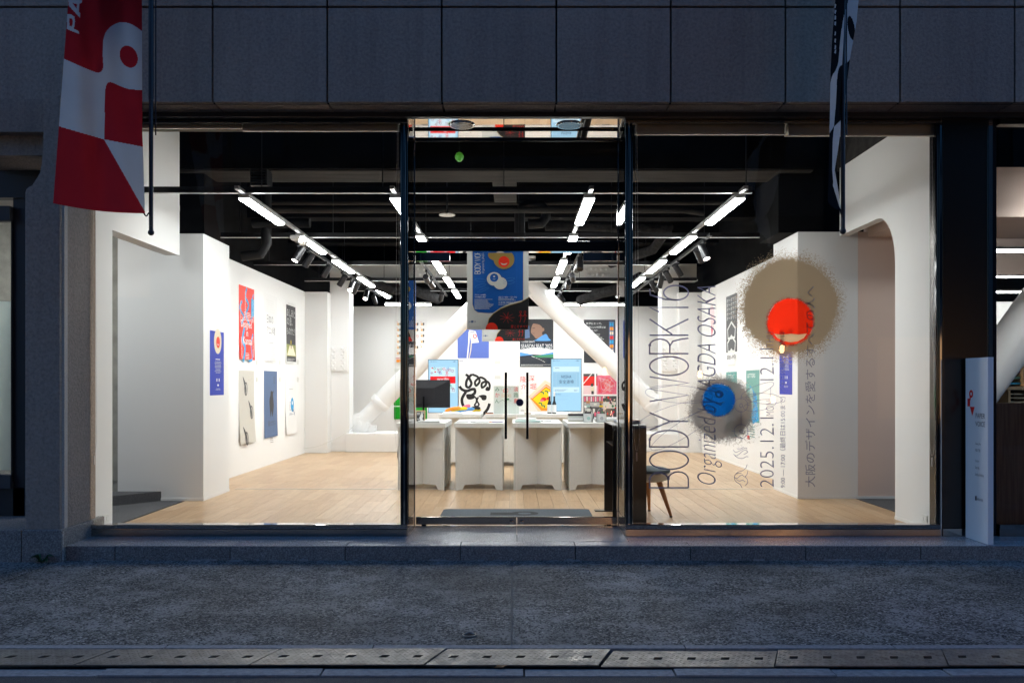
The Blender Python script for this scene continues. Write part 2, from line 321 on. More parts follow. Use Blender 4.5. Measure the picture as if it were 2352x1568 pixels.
class Sheet:
    """prints on a flat sheet: local x right, y up (0 at the top edge), z towards the viewer; unit = sheet width"""
    def __init__(s, root, wd, clip=None, z0=.0012, dz=.0004): s.root, s.w, s.b, s.z, s.dz = root, wd, {}, z0, dz
    def bm(s, m):
        s.z += s.dz
        if m not in s.b: s.b[m] = BM()
        return s.b[m], s.z
    def face(s, m, pts):
        bm, z = s.bm(m); bm.faces.new([bm.verts.new((x * s.w, -y * s.w, z)) for x, y in pts])
    def rect(s, m, x0, y0, x1, y1): s.face(m, [(x0, y0), (x1, y0), (x1, y1), (x0, y1)])
    def ell(s, m, cx_, cy_, rx, ry, k=24): s.face(m, arc(cx_, cy_, rx, ry, 0, 360 - 360 / k, k - 1))
    def line(s, m, pts, wd, closed=False):
        bm, z = s.bm(m); ribbon(bm, [(x * s.w, -y * s.w) for x, y in pts], wd * s.w, z, closed)
    def text(s, m, t, x, y, size, sx=1.0, rot=0, shear=0.0, thin=0.0, fit=None, res=3):
        vs, fs, wid = text_polys(t, thin, res); bm, z = s.bm(m)
        if fit: sx = fit / (wid * size)
        c_, s_ = math.cos(R(rot)), math.sin(R(rot)); out = []
        for a, b, _ in vs:
            a, b = (a * sx + b * shear) * size, b * size; out.append(bm.verts.new(((x + a * c_ - b * s_) * s.w, (-y + a * s_ + b * c_) * s.w, z)))
        for f in fs:
            try: bm.faces.new([out[k] for k in f])
            except ValueError: pass
    def lines(s, m, x, y, wd, k, pitch, h, center=False, rag=.35):
        bm, z = s.bm(m)
        for i in range(k):
            ww = wd * (1 - random.random() * rag); x0 = x + (wd - ww) / 2 if center else x; yy = y + i * pitch; q = x0
            while q < x0 + ww:
                e = min(x0 + ww, q + random.uniform(.5, 2.2) * h * 3)
                vs = [bm.verts.new((a * s.w, -b * s.w, z)) for a, b in ((q, yy), (e, yy), (e, yy + h), (q, yy + h))]; bm.faces.new(vs); q = e + h * .5
    def done(s, curl=None):
        for m, bm in s.b.items():
            if curl:
                for k in range(1, 12):
                    bmesh.ops.bisect_plane(bm, geom=bm.verts[:] + bm.edges[:] + bm.faces[:], plane_co=(0, -curl[0] * k / 12, 0), plane_no=(0, 1, 0))
                for v in bm.verts: v.co.z += curl[1](-v.co.y / curl[0])
            me = bpy.data.meshes.new('print'); bmesh.ops.recalc_face_normals(bm, faces=bm.faces); bm.to_mesh(me); bm.free(); me.materials.append(M[m])
            o = bpy.data.objects.new('print', me); link(o, s.root)
def sheet_matrix(o, origin, u, n_):
    u = Vector(u).normalized(); n_ = Vector(n_).normalized(); up = n_.cross(u)
    o.matrix_world = Matrix(((u.x, up.x, n_.x, origin[0]), (u.y, up.y, n_.y, origin[1]), (u.z, up.z, n_.z, origin[2]), (0, 0, 0, 1)))
def poster(name, label, cat, origin, u, n_, wd, ht, bgm, draw, group=None, curl=0.0, th=.0008):
    fn = (lambda t: curl * max(0, t - .35) ** 2 * 2.2) if curl else (lambda t: 0)
    bm = BM(); N = 12; F_, B_ = [], []
    for k in range(N + 1):
        t = k / N; zc = fn(t); F_.append([bm.verts.new((a, -t * ht, zc + th)) for a in (0, wd)]); B_.append([bm.verts.new((a, -t * ht, zc)) for a in (0, wd)])
    for k in range(N):
        bm.faces.new((F_[k][0], F_[k + 1][0], F_[k + 1][1], F_[k][1])); bm.faces.new((B_[k][0], B_[k][1], B_[k + 1][1], B_[k + 1][0]))
        for q in (0, 1): bm.faces.new((F_[k][q], F_[k + 1][q], B_[k + 1][q], B_[k][q]))
    bm.faces.new((F_[0][0], F_[0][1], B_[0][1], B_[0][0])); bm.faces.new((F_[N][0], F_[N][1], B_[N][1], B_[N][0]))
    o = obj(name, bm, bgm); tag(o, label, cat, group); sheet_matrix(o, origin, u, n_)
    sh = Sheet(o, wd); draw(sh, ht / wd); sh.done((ht, fn) if curl else None)
    return o

# ================================================================== SETTING: street
o = bx('ground', 'asphalt', -60, 60, -60, 80, -.6, -.2); struct(o)
o = bx('road', 'asphalt', -40, 40, -3.0, YG(1543), -.2, -.022); struct(o)
YS = 6.94                                             # front of the granite step
Y1, Y2, Y3, Y4 = YG(1480), YG(1489), YG(1526), YG(1543)
# pavement: two slabs with the joint seen in front of the door, plus the side joints
pv = struct(bx('pavement', 'kerb_concrete', -40, 40, Y1, YS + .3, -.2, -.012))
jx = [-40, -3.55, -.012, 3.42, 40]
for a, b in zip(jx, jx[1:]): bx('slab', 'aggregate', a + .006, b - .006, Y1 + .002, YS + .02, -.15, 0, pv)
kb = struct(bx('kerb', 'kerb_concrete', -40, 40, Y4, Y1, -.25, -.12))
sh_x = [-40, -6, -4.2, -3.05, -2.0, -.93, .05, .78, 1.55, 2.1, 3.1, 4.3, 6, 40]
for k, (a, b) in enumerate(zip(sh_x, sh_x[1:])):
    dz = random.uniform(-.006, .004) - .012
    o = bx('kerb_stone', 'kerb_concrete', a + .004, b - .004, Y4, Y3 - .012, -.15, dz, kb, .004)
eg = [-40, -5, -3.3, -1.83, -.74, .9, 2.0, 3.3, 5, 40]
for a, b in zip(eg, eg[1:]): bx('edge_stone', 'kerb_concrete', a + .003, b - .003, Y2 + .008, Y1 - .002, -.15, .001, kb, .003)
bx('gutter_bed', 'rust_dark', -12, 12, Y3 - .01, Y2 + .006, -.14, -.1, kb)
# chequer-plate covers over the gutter
ym = (Y2 + Y3) / 2
PW = (Y2 - Y3) - .006
px = [-168, 222, 613, 1003, 1395, 1784, 2172, 2560]; pitch = .858
x0s = [X(v, ym) for v in px]
def cover_mesh():
    bm = BM(); L = pitch - .008; h = .006
    xs = [0]; hole = [(L * (k + .5) / 5 - .021, L * (k + .5) / 5 + .021) for k in range(5)]
    for a, b in hole: xs += [a, b]
    xs += [L]; ys = [-PW / 2, -.02, .02, PW / 2]; g = {}
    sk = lambda x, y: x + y * .35
    for top in (0, 1):
        for i, x in enumerate(xs):
            for j, y in enumerate(ys): g[i, j, top] = bm.verts.new((sk(x, y), y, -h * (1 - top)))
    solid = lambda i, j: not (i % 2 == 1 and j == 1)
    for i in range(len(xs) - 1):
        for j in range(3):
            if solid(i, j):
                bm.faces.new([g[a] for a in ((i, j, 1), (i + 1, j, 1), (i + 1, j + 1, 1), (i, j + 1, 1))]); bm.faces.new([g[a] for a in ((i, j, 0), (i, j + 1, 0), (i + 1, j + 1, 0), (i + 1, j, 0))])
            else:
                for (a, b) in (((i, j), (i + 1, j)), ((i, j + 1), (i + 1, j + 1)), ((i, j), (i, j + 1)), ((i + 1, j), (i + 1, j + 1))): bm.faces.new((g[(*a, 0)], g[(*b, 0)], g[(*b, 1)], g[(*a, 1)]))
    n_, m_ = len(xs) - 1, 3
    for i in range(n_):
        for j in (0, m_): bm.faces.new((g[i, j, 0], g[i + 1, j, 0], g[i + 1, j, 1], g[i, j, 1]))
    for j in range(m_):
        for i in (0, n_): bm.faces.new((g[i, j, 0], g[i, j + 1, 0], g[i, j + 1, 1], g[i, j, 1]))
    return bm
def tread_mesh():
    bm = BM(); L = pitch - .008; k = 0; dx = .026
    for r_ in range(9):
        y = -PW / 2 + .016 + r_ * (PW - .032) / 8
        for q in range(int(L / dx)):
            x = .012 + q * dx; k += 1
            if abs(y) < .03 and any(abs(x - L * (h + .5) / 5) < .035 for h in range(5)): continue
            a = R(38 if (q + r_) % 2 else -38); c_, s_ = math.cos(a), math.sin(a); pts = []
            for u, v, z in ((-.0115, 0, 0), (0, -.0035, 0), (.0115, 0, 0), (0, .0035, 0), (-.006, 0, .0013), (.006, 0, .0013)):
                pts.append(bm.verts.new((x + y * .35 + u * c_ - v * s_, y + u * s_ + v * c_, z)))
            for f in ((0, 1, 4), (1, 5, 4), (1, 2, 5), (2, 3, 5), (3, 4, 5), (3, 0, 4)): bm.faces.new([pts[t] for t in f])
    return bm
root = thing('drain_cover', 'steel chequer plate gutter cover beside the pillar, in front of the hall window', 'drain cover', (x0s[0], ym, 0), 'gutter covers along the kerb')
obj('plate', cover_mesh(), 'plate_steel', root); t_ = obj('tread', tread_mesh(), 'plate_steel', root, (0, 0, .0002)); t_['kind'] = 'stuff'
for k, xx in enumerate(x0s[1:]):
    dz = (0, .002, 0, -.007, -.003, 0, 0)[k]; dy = (0, .002, 0, -.006, -.002, 0, 0)[k]
    o = dup(root, (xx, ym + dy, dz)); o.rotation_euler = (R((0, .3, 0, -.3, .1, 0, 0)[k]), 0, R((.1, .05, 0, -.12, 0, .05, 0)[k]))
    o['label'] = ('steel chequer plate gutter cover in front of the rendered pillar', 'steel chequer plate gutter cover in front of the middle of the left window', 'steel chequer plate gutter cover in front of the doors', '', 'steel chequer plate gutter cover in front of the lettered window', 'steel chequer plate gutter cover in front of the totem sign', 'steel chequer plate gutter cover beyond the totem sign')[k]
    if k == 3: o['label'] = 'steel chequer plate gutter cover sunk below its neighbour beside a rusty gap'
bm = BM(); cxr, cyr = X(1078, YG(1459)), YG(1459)
tube(bm, [(.036 * math.cos(t), .036 * math.sin(t), .004) for t in (2 * math.pi * k / 24 for k in range(25))], .006, 8, False)
rg = obj('pavement_ring', bm, 'plate_steel', None, (cxr, cyr, 0), smooth=True); tag(rg, 'small rusty metal ring socket set into the pavement', 'ring')
bm = BM(); lathe(bm, [(.03, 0), (.03, .002)], seg=16); obj('socket', bm, 'rust_dark', rg)
bm = BM(); lp = [(-.03, 0, .004), (-.012, .013, .012), (.012, .014, .01), (.034, 0, .016), (.012, -.013, .008), (-.012, -.012, .01)]
vs = [bm.verts.new(q) for q in lp]; cvx = bm.verts.new((0, 0, .004))
for k in range(6): bm.faces.new((vs[k], vs[(k + 1) % 6], cvx))
ex = bmesh.ops.extrude_face_region(bm, geom=bm.faces[:]); bmesh.ops.translate(bm, vec=(0, 0, .002), verts=[v for v in ex['geom'] if isinstance(v, bmesh.types.BMVert)])
tag(obj('fallen_leaf', bm, 'leaf_brown', None, (X(1149, YG(1527)), YG(1527) - .01, -.012), smooth=True), 'small dry orange leaf lying by the gutter covers', 'leaf')
# granite step
st = struct(bx('step', 'joint_dark', -3.6, 12, YS + .015, 7.95, -.1, FZ - .006))
e0, ep = -.418, .8996
for k in range(-4, 10):
    a, b = e0 + ep * (k - .0), e0 + ep * (k + 1)
    a = max(a, -3.52)
    if b <= a: continue
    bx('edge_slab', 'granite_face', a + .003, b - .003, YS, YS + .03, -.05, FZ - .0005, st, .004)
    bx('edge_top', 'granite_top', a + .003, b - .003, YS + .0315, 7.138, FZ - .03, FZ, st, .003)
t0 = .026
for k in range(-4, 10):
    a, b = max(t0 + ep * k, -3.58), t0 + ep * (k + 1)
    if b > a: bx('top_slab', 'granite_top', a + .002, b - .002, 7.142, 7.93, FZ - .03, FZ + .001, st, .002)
# rough mortar crumbs along the foot of the step
bm = BM()
for k in range(60):
    x = random.uniform(-3.4, 5.2); l_ = random.uniform(.02, .14); d_ = random.uniform(.01, .025); h = random.uniform(.004, .014)
    p_ = [(x + l_ * math.cos(a) * random.uniform(.7, 1) / 2, YS - .004 - d_ * .5 + d_ * math.sin(a) * .5) for a in (0, .9, 2.0, 3.1, 4.2, 5.3)]
    prism(bm, p_, -.002, h, 'z')
o = obj('mortar_crumbs', bm, 'kerb_concrete'); o['kind'] = 'stuff'
# plinth under the left pillar
YP = YG(1291)
pl = thing('stone_plinth', 'grey granite plinth blocks under the rendered pillar and dark window', 'plinth', (-4.5, YP, 0))
zp = Z(1217, YP)
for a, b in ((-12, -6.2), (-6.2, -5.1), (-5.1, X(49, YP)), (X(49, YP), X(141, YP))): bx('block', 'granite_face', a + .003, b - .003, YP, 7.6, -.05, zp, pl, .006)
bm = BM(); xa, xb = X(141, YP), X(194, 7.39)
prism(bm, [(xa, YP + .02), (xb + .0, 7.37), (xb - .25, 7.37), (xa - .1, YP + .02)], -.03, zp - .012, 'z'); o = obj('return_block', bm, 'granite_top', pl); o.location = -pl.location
# weed
wd = thing('weed', 'small green weed growing at the foot of the granite plinth', 'plant', (X(97, YP - .03), YP - .03, 0))
for k in range(14):
    a = random.uniform(0, 2 * math.pi); L = random.uniform(.05, .11); up = random.uniform(.02, .075); wl = L * .22; bm = BM(); d_ = Vector((math.cos(a), math.sin(a) * .5, 0)); s_ = Vector((-d_.y, d_.x, 0)) * wl
    P_ = [Vector((0, 0, .003)), d_ * L * .5 + s_ + Vector((0, 0, up)), d_ * L + Vector((0, 0, up * .7)), d_ * L * .5 - s_ + Vector((0, 0, up))]
    vs = [bm.verts.new(q) for q in P_]; mid_ = bm.verts.new(d_ * L * .5 + Vector((0, 0, up * .8)))
    for q in range(4): bm.faces.new((vs[q], vs[(q + 1) % 4], mid_))
    obj('leaf', bm, 'leaf_green', wd)

# ================================================================== SETTING: the building front
YC = 7.05; ZS = Z(262, 7.36)                           # cladding face, its underside
ZJ = Z(16.5, YC)
bd = thing('shop_building', 'dark grey stone-textured panel facade running over the shop front', 'building', (0, YC, ZS))
P0, PP = X(488, YC), 263.3 * YC / F
for row, (za, zb) in enumerate(((ZS, ZJ), (ZJ, ZJ + .9))):
    for k in range(-5, 10):
        a = P0 + PP * k; bx('cladding_panel', 'cladding', a + .007, a + PP - .007, YC, 7.37, za + (.008 if row else 0), zb - .008, bd, .005)
bx('backing_wall', 'joint_dark', -8, 12, 7.36, 7.55, ZS + .02, ZJ + .9, bd)
bx('drip_groove', 'joint_dark', -8, 12, YC + .05, YC + .06, ZS - .0015, ZS + .01, bd)
bx('upper_wall', 'cladding', -16, 16, YC + .01, 7.6, ZJ + .91, 9.5, bd)
bx('head_strip', 'dark_frame', -4.2, 12, 7.30, 7.36, Z(268.5, 7.3), ZS - .004, bd)
bx('roof_slab', 'black_ceiling', -14, 14, 7.6, 24, 4.55, 4.7, bd)
bx('side_wall', 'street_wall', -16, -14, 7.0, 24, -.1, 9.5, bd); bx('side_wall', 'street_wall', 14, 16, 7.0, 24, -.1, 9.5, bd); bx('rear_wall', 'street_wall', -14, 14, 24, 24.2, -.1, 9.5, bd)
# rendered pillar with a curved shoulder
pr = thing('pillar', 'rough grey rendered pillar with a curved shoulder beside the left window', 'pillar', (X(97, YP), YP, zp))
yq = YP + .03; xl, xr, xu = X(57, yq), X(137, yq), X(99, yq)
prof = [(xl, zp - .01), (xl, Z(442, yq)), (xl + .008, Z(434, yq)), (xl + .03, Z(430, yq)), (X(74, yq), Z(426, yq))] + [(X(74, yq) + (xu - X(74, yq)) * math.sin(t), Z(330, yq) - (Z(330, yq) - Z(426, yq)) * math.cos(t) ** 1.0) for t in (R(15), R(30), R(45), R(60), R(75), R(90))] + [(xu, ZS + .01), (xr, ZS + .01), (xr, zp - .01)]
bm = BM(); prism(bm, prof, yq, 7.5, 'y'); o = obj('shaft', bm, 'cladding', pr, bevel=.012); o.location = -pr.location
bm = BM(); prism(bm, [(xr - .02, yq + .02), (xr + .012, yq + .05), (X(190, 7.39), 7.385), (X(190, 7.39) - .2, 7.385)], zp - .015, ZS + .005, 'z'); o = obj('reveal', bm, 'render_grey', pr); o.location = -pr.location
bm = BM(); box(bm, -4.4, xu - .003, 7.1, 7.6, Z(357, 7.1), ZS + .01); box(bm, -4.4, xu - .003, 7.0, 7.6, Z(303, 7.0), ZS + .008); o = obj('shoulder_beam', bm, 'cladding', pr); o.location = -pr.location

# ------------------------------------------------------------------ left neighbour window (stair hall)
nb = thing('hall_window', 'dark framed neighbouring window with frosted film and concrete hall behind', 'window', (-4.6, 7.62, zp))
yn = 7.62
bx('lintel', 'dark_frame', -7, X(120, yn), yn - .02, yn + .1, Z(455, yn), Z(355, yn), nb)
bx('cap', 'street_wall', -7, X(31, yn), yn - .06, yn + .05, Z(509, yn), Z(476, yn), nb)
bx('jamb', 'dark_frame', X(30, yn), X(58, yn) + .15, yn, yn + .14, zp, Z(455, yn), nb)
bx('inner_jamb', 'joint_dark', X(28, yn), X(31, yn), yn - .02, yn + .02, Z(1105, yn), Z(509, yn), nb)
bx('sill', 'street_wall', -7, X(31, yn), yn - .05, yn + .1, Z(1120, yn), Z(1090, yn), nb)
bx('apron', 'dark_frame', -7, X(56, yn), yn, yn + .1, zp - .1, Z(1120, yn), nb)
bx('upper_pane', 'glass', -7, X(28, yn), yn + .02, yn + .03, Z(690, yn), Z(509, yn), nb)
bx('frosted_pane', 'frosted', -7, X(28, yn), yn + .02, yn + .026, Z(1080, yn), Z(691, yn), nb)
bx('lower_pane', 'glass', -7, X(28, yn), yn + .02, yn + .03, Z(1090, yn), Z(1081, yn), nb)
hw = struct(bx('hall_wall', 'bare_concrete', -8, -4.285, 9.95, 10.1, 0, 4.5)); struct(bx('hall_wall', 'bare_concrete', -8.1, -8, 7.6, 10, 0, 4.5))
for k in range(4): bx('formwork_board', 'bare_concrete', -8, -4.30, 9.93, 9.949, .3 + k * .95, 1.243 + k * .95, hw)
struct(bx('hall_floor', 'hall_carpet', -8, -3.58, 7.66, 9.95, 0, FZ + .002))
bm = BM(); prism(bm, [(-3.81, 9.598), (-4.15, 9.2), (-6.5, 9.2), (-6.5, 9.598)], FZ + .002, FZ + .104, 'z'); struct(obj('hall_platform', bm, 'hall_carpet'))
struct(bx('hall_ceiling', 'grey_wall', -8, -3.72, 7.6, 9.95, 3.3, 3.36))

# ================================================================== SHOP FRONT
YW, YD = 7.39, 7.90                                    # side glass, door glass
ZG = Z(274, YW)                                        # head of the glazing
ZK = Z(1203, YW)                                       # top of the metal kick base
def window(name, label, xa, xb, cut=None):
    t = thing(name, label, 'window', ((xa + xb) / 2, YW, FZ))
    bx('glass_pane', 'glass', xa + .02, xb - .02, YW + .002, YW + .012, ZK + .01, ZG - .03, t)
    bx('kick_plate', 'kick_steel', xa, xb, 7.362, 7.46, FZ + .002, ZK - .035, t, .004)
    bx('sill_bar', 'chrome', xa + .001, xb - .001, 7.356, 7.45, ZK - .033, ZK, t, .006)
    bx('head_bar', 'brushed', xa, xb, 7.36, 7.45, ZG - .028, ZG + .02, t, .004)
    bx('head_trim', 'chrome', xa, xb, 7.37, 7.39, ZG - .04, ZG - .029, t)
    return t
xl0, xl1 = X(192, YW), X(937, YW); xr0, xr1 = X(1436, YW), X(2158, YW)
wl = window('left_shop_window', 'large left shop window with chrome frame showing the poster wall', xl0, xl1)
wr = window('right_shop_window', 'large right shop window with event lettering on its glass', xr0, xr1)
def post(parent, xc, r=.016, y=YW - .005, z0=None, z1=None, m='post_chrome', name='post'):
    bm = BM(); tube(bm, [(0, 0, 0), (0, 0, (z1 or ZG) - (z0 or ZK))], r, 14); o = obj(name, bm, m, parent, smooth=True); o.location = Vector((xc, y, z0 or ZK)) - parent.location
for t, s, xe in ((wl, -1, xl1), (wr, 1, xr0)):
    post(t, xe + s * .012, .014); post(t, xe + s * .048, .014); bx('post_core', 'black_gloss', min(xe + s * .004, xe + s * .056), max(xe + s * .004, xe + s * .056), YW + .004, YW + .06, ZK, ZG, t)
    bx('post_web', 'chrome', xe + s * .03 - .008, xe + s * .03 + .008, YW - .012, YW + .003, ZK, ZG, t)
post(wl, xl0 + .012, .01); bx('jamb', 'chrome', xl0 - .012, xl0 + .006, YW - .02, YW + .05, FZ, ZG, wl); bx('jamb_trim', 'black_gloss', xl0 + .022, xl0 + .034, YW - .012, YW + .02, ZK, ZG, wl)
post(wr, xr1 - .012, .01); bx('jamb', 'chrome', xr1 - .006, xr1 + .01, YW - .02, YW + .05, FZ, ZG, wr); bx('jamb_trim', 'black_gloss', xr1 - .034, xr1 - .022, YW - .012, YW + .02, ZK, ZG, wr)
# door recess: glazed returns, mirror soffit
rc = thing('door_recess', 'chrome framed glass returns and mirror soffit around the recessed doors', 'door frame', (0, YW, FZ))
for s, xe in ((-1, xl1), (1, xr0)):
    a, b = sorted((xe, xe + s * .012))
    bx('return_glass', 'glass', a, b, YW + .062, YD - .03, FZ + .14, ZG - .02, rc); bx('return_kick', 'kick_steel', min(xe, xe + s * .03), max(xe, xe + s * .03), YW + .062, YD, FZ, FZ + .135, rc)
    bx('return_head', 'chrome', min(xe, xe + s * .03), max(xe, xe + s * .03), YW + .062, YD - .03, ZG - .02, ZG, rc)
    bx('door_jamb', 'chrome', min(xe - s * .006, xe + s * .04), max(xe - s * .006, xe + s * .04), YD - .028, YD + .03, FZ, ZG, rc, .004)
    bx('jamb_back', 'black_gloss', min(xe + s * .002, xe + s * .05), max(xe + s * .002, xe + s * .05), YD + .032, YD + .07, FZ, ZG, rc)
bx('mirror_soffit', 'mirror', xl1 + .002, xr0 - .002, 7.33, YD + .05, ZG, ZG + .015, rc)
bx('soffit_edge', 'black_gloss', xl1, xr0, 7.322, 7.328, ZG - .002, ZG + .015, rc)
bm = BM(); tube(bm, [(xl1 + .01, YD - .06, ZG - .045), (xr0 - .01, YD - .06, ZG - .045)], .018, 12); o = obj('soffit_rod', bm, 'black_gloss', rc, smooth=True); o.location = -rc.location
for xx in (1061, 1308):
    yy = 7.55
    bm = BM(); lathe(bm, [(.105, -.008), (.112, 0), (.112, .004)], seg=28); d_ = obj('downlight', bm, 'chrome', rc, smooth=True); d_.location = Vector((X(xx, yy), yy, ZG - .004)) - rc.location
    bm = BM(); lathe(bm, [(.092, -.0095), (.092, -.0085)], seg=28); obj('aperture', bm, 'black_gloss', d_)
zh0, zh1 = Z(577, YD), Z(555, YD); xm = X(1187, YD)
bx('transom_glass', 'glass', xl1 + .008, xr0 - .008, YD - .004, YD + .006, zh1, ZG - .001, rc)
bx('door_head', 'black_gloss', xl1 + .006, xr0 - .006, YD - .03, YD + .05, zh0, zh1, rc, .002); bx('head_soffit', 'mirror', xl1 + .01, xr0 - .01, YD - .03, YD + .05, zh0 - .006, zh0 - .001, rc)
bx('threshold', 'chrome', xl1 + .008, xr0 - .008, YD - .02, YD + .03, FZ + .0015, FZ + .006, rc)
zb = Z(1186, YD)
for s in (-1, 1):
    a, b = (xl1 + .012, xm - .004) if s < 0 else (xm + .004, xr0 - .012)
    d_ = thing('glass_door', 'left leaf of the glass double door with black bar handle' if s < 0 else 'right leaf of the glass double door with black bar handle', 'door', ((a + b) / 2, YD, FZ))
    bx('glass_pane', 'glass', a, b, YD - .005, YD + .005, zb + .001, zh0 - .014, d_)
    bx('bottom_rail', 'kick_steel', a, b, YD - .02, YD + .02, FZ + .018, zb, d_, .003)
    bx('pivot_foot', 'black_gloss', (a + .05 if s < 0 else b - .09), (a + .09 if s < 0 else b - .05), YD - .018, YD + .018, FZ + .006, FZ + .018, d_)
    q0, q1 = (a, X(1041, YD)) if s < 0 else (X(1378, YD), b)
    bx('top_patch', 'chrome', *( (a, a + .3) if s < 0 else (b - .3, b)), YD - .016, YD + .016, Z(600, YD), zh0 - .012, d_, .003)
    hx = X(1162 if s < 0 else 1211, YD); hd = thing('handle', '', '')
    hd.parent = d_; hd.location = Vector((hx, YD - .055, Z(1007, YD))) - d_.location
    for key in ('label', 'category'): del hd[key]
    H = Z(855, YD) - Z(1007, YD); bm = BM(); box(bm, -.011, .011, -.012, .012, 0, H); obj('bar', bm, 'black_gloss', hd, bevel=.004)
    for zz in (.02, H - .02):
        bm = BM(); tube(bm, [(0, .013, zz), (0, .0485, zz)], .012, 12); obj('mount', bm, 'chrome', hd, smooth=True)
    bm = BM(); lathe(bm, [(.02, 0), (.02, .01), (.012, .014)], seg=18); lk = obj('lock', bm, 'chrome', d_, smooth=True); lk.rotation_euler = (R(90), 0, 0); lk.location = Vector((xm + s * .045, YD - .021, Z(1197, YD))) - d_.location
# round sticker on the right leaf
bm = BM(); lathe(bm, [(.033, 0), (.033, .001)], seg=28); o = obj('round_sticker', bm, 'ink_navy'); o.rotation_euler = (R(90), 0, 0); o.location = (X(1194, YD), YD - .0065, Z(924, YD)); tag(o, 'small round black sticker on the glass beside the door handles', 'sticker')
# steel pier to the right and the next window
pe = thing('steel_pier', 'dark brushed stainless pier between the right window and the next window', 'pier', (X(2214, 7.4), 7.4, FZ))
bx('front_sheet', 'brushed', xr1 + .014, X(2269, 7.37), 7.365, 7.6, ZK - .03, ZG + .02, pe, .003); bx('base', 'kick_steel', xr1 + .014, X(2269, 7.37), 7.36, 7.6, FZ + .002, ZK - .034, pe)
bx('edge_strip', 'chrome', X(2271, 7.37), X(2280, 7.37), 7.37, 7.42, FZ, ZG + .02, pe); bx('side_reveal', 'black_gloss', X(2281, 7.37), X(2292, 7.37), 7.39, 7.6, FZ, ZG + .02, pe)
wn = thing('next_shop_window', 'next shop window beyond the steel pier with wooden counter back inside', 'window', (5.2, YW, FZ))
xn = X(2292, YW)
bx('glass_pane', 'glass', xn, 9, YW + .002, YW + .012, ZK + .01, ZG - .03, wn); bx('kick_plate', 'kick_steel', xn, 9, 7.362, 7.46, FZ + .002, ZK - .035, wn); bx('sill_bar', 'chrome', xn, 9, 7.356, 7.45, ZK - .033, ZK, wn); bx('head_bar', 'brushed', xn, 9, 7.36, 7.45, ZG - .05, ZG + .02, wn)
# totem sign
ys0, ys1 = YF(1251), YF(1233.5); xs_ = X(2269, ys0); zt = Z(820, ys0)
sg = bx('totem_sign', 'sign_white', xs_, xs_ + .045, ys0, ys1, FZ + .002, zt, None, .003); tag(sg, 'tall white totem sign with red logo standing on the granite step', 'sign')
pn = bpy.data.objects.new('sign_print', None); link(pn, sg); W_ = ys1 - ys0
sheet = Sheet(pn, W_, z0=.0004)
def logo(s, x, y, k, m='ink_red'):
    bm, z = s.bm(m); ribbon(bm, [(px_ * s.w, -py_ * s.w) for px_, py_ in arc(x + .5 * k, y + .28 * k, .2 * k, .2 * k, 0, 340, 22)], .16 * k * s.w, z, True)
    s.rect(m, x + .29 * k, y + .36 * k, x + .45 * k, y + .72 * k); s.rect(m, x, y + .62 * k, x + .36 * k, y + 1.18 * k); s.face(m, [(x + .36 * k, y + 1.2 * k), (x + 1.0 * k, y + 1.2 * k), (x + .68 * k, y + 1.85 * k)])
logo(sheet, .10, .75, .33)
for t, y in (('PAPER', 1.40), ('VOICE', 1.59)): sheet.text('ink_dgrey', t, .47, y, .165, fit=.42)
for t, y, sz in (('Opening Time', 2.02, .075), ('9:00-17:00', 2.18, .095), ('Closed on', 2.42, .075), ('Saturday,', 2.58, .095), ('Sunday & Holyday', 2.74, .095)): sheet.text('ink_dgrey', t, .47, y, sz, sx=.55)
sheet.rect('ink_dgrey', .47, 3.22, .50, 3.32); sheet.face('ink_dgrey', [(.505, 3.2), (.54, 3.22), (.53, 3.34), (.505, 3.3)]); sheet.text('ink_dgrey', 'HEIWA PAPER', .56, 3.31, .085, sx=.5)
sheet.done(); sheet_matrix(pn, (xs_ - .0003, ys1, zt), (0, -1, 0), (-1, 0, 0)); mw = pn.matrix_world.copy(); pn.parent = sg; pn.matrix_world = mw
pn.location = Vector((xs_ - .0003, ys1, zt)) - sg.location
# roller blinds behind the glass
def blind(label, xa, xb, v0, v1, chain_x, zend):
    y = 7.52; t = thing('roller_blind', label, 'blind', ((xa + xb) / 2, y, Z(v0, y)), 'rolled up window blinds')
    bm = BM(); h = Z(v0, y) - Z(v1, y); prof = [(y - .06, Z(v1, y) + .02)] + [(y + .0 - .06 * math.cos(R(a)), Z(v0, y) - .06 + .06 * math.sin(R(a))) for a in range(0, 181, 30)] + [(y + .05, Z(v1, y) + .02)]
    prism(bm, prof, xa, xb, 'x'); o = obj('cassette', bm, 'blind', t, smooth=True); o.location = -t.location
    bx('bottom_bar', 'off_white', xa, xb, y - .062, y - .03, Z(v1, y) - .002, Z(v1, y) + .018, t)
    if chain_x:
        bm = BM(); zt_ = Z(v0, y) - .03
        for s in (-1, 1):
            k = 0; z_ = zt_
            while z_ > zend:
                f = (zt_ - z_) / (zt_ - zend); xx = chain_x + s * (.004 + .018 * f) * (1 if f < .93 else math.sqrt(max(0, 1 - ((f - .93) / .07) ** 2)))
                bmesh.ops.create_icosphere(bm, subdivisions=1, radius=.0032, matrix=Matrix.Translation((xx, y - .075 - .01 * f, z_))); z_ -= .0105
        o = obj('bead_chain', bm, 'bead', t, smooth=True); o.location = -t.location; o['kind'] = 'stuff'
        bm = BM(); box(bm, chain_x - .004, chain_x + .004, y - .09, y - .082, zend - .085, zend - .01); o = obj('chain_weight', bm, 'clear_plastic', t, bevel=.0015); o.location = -t.location
blind('left blind cassette of the left window with thin bottom bar', X(213, 7.52), X(559, 7.52), 282, 299, X(218, 7.45), Z(1043, 7.45))
blind('right blind cassette of the left window beside the door', X(562, 7.52), X(915, 7.52), 282, 305, X(914, 7.45), Z(1028, 7.45))
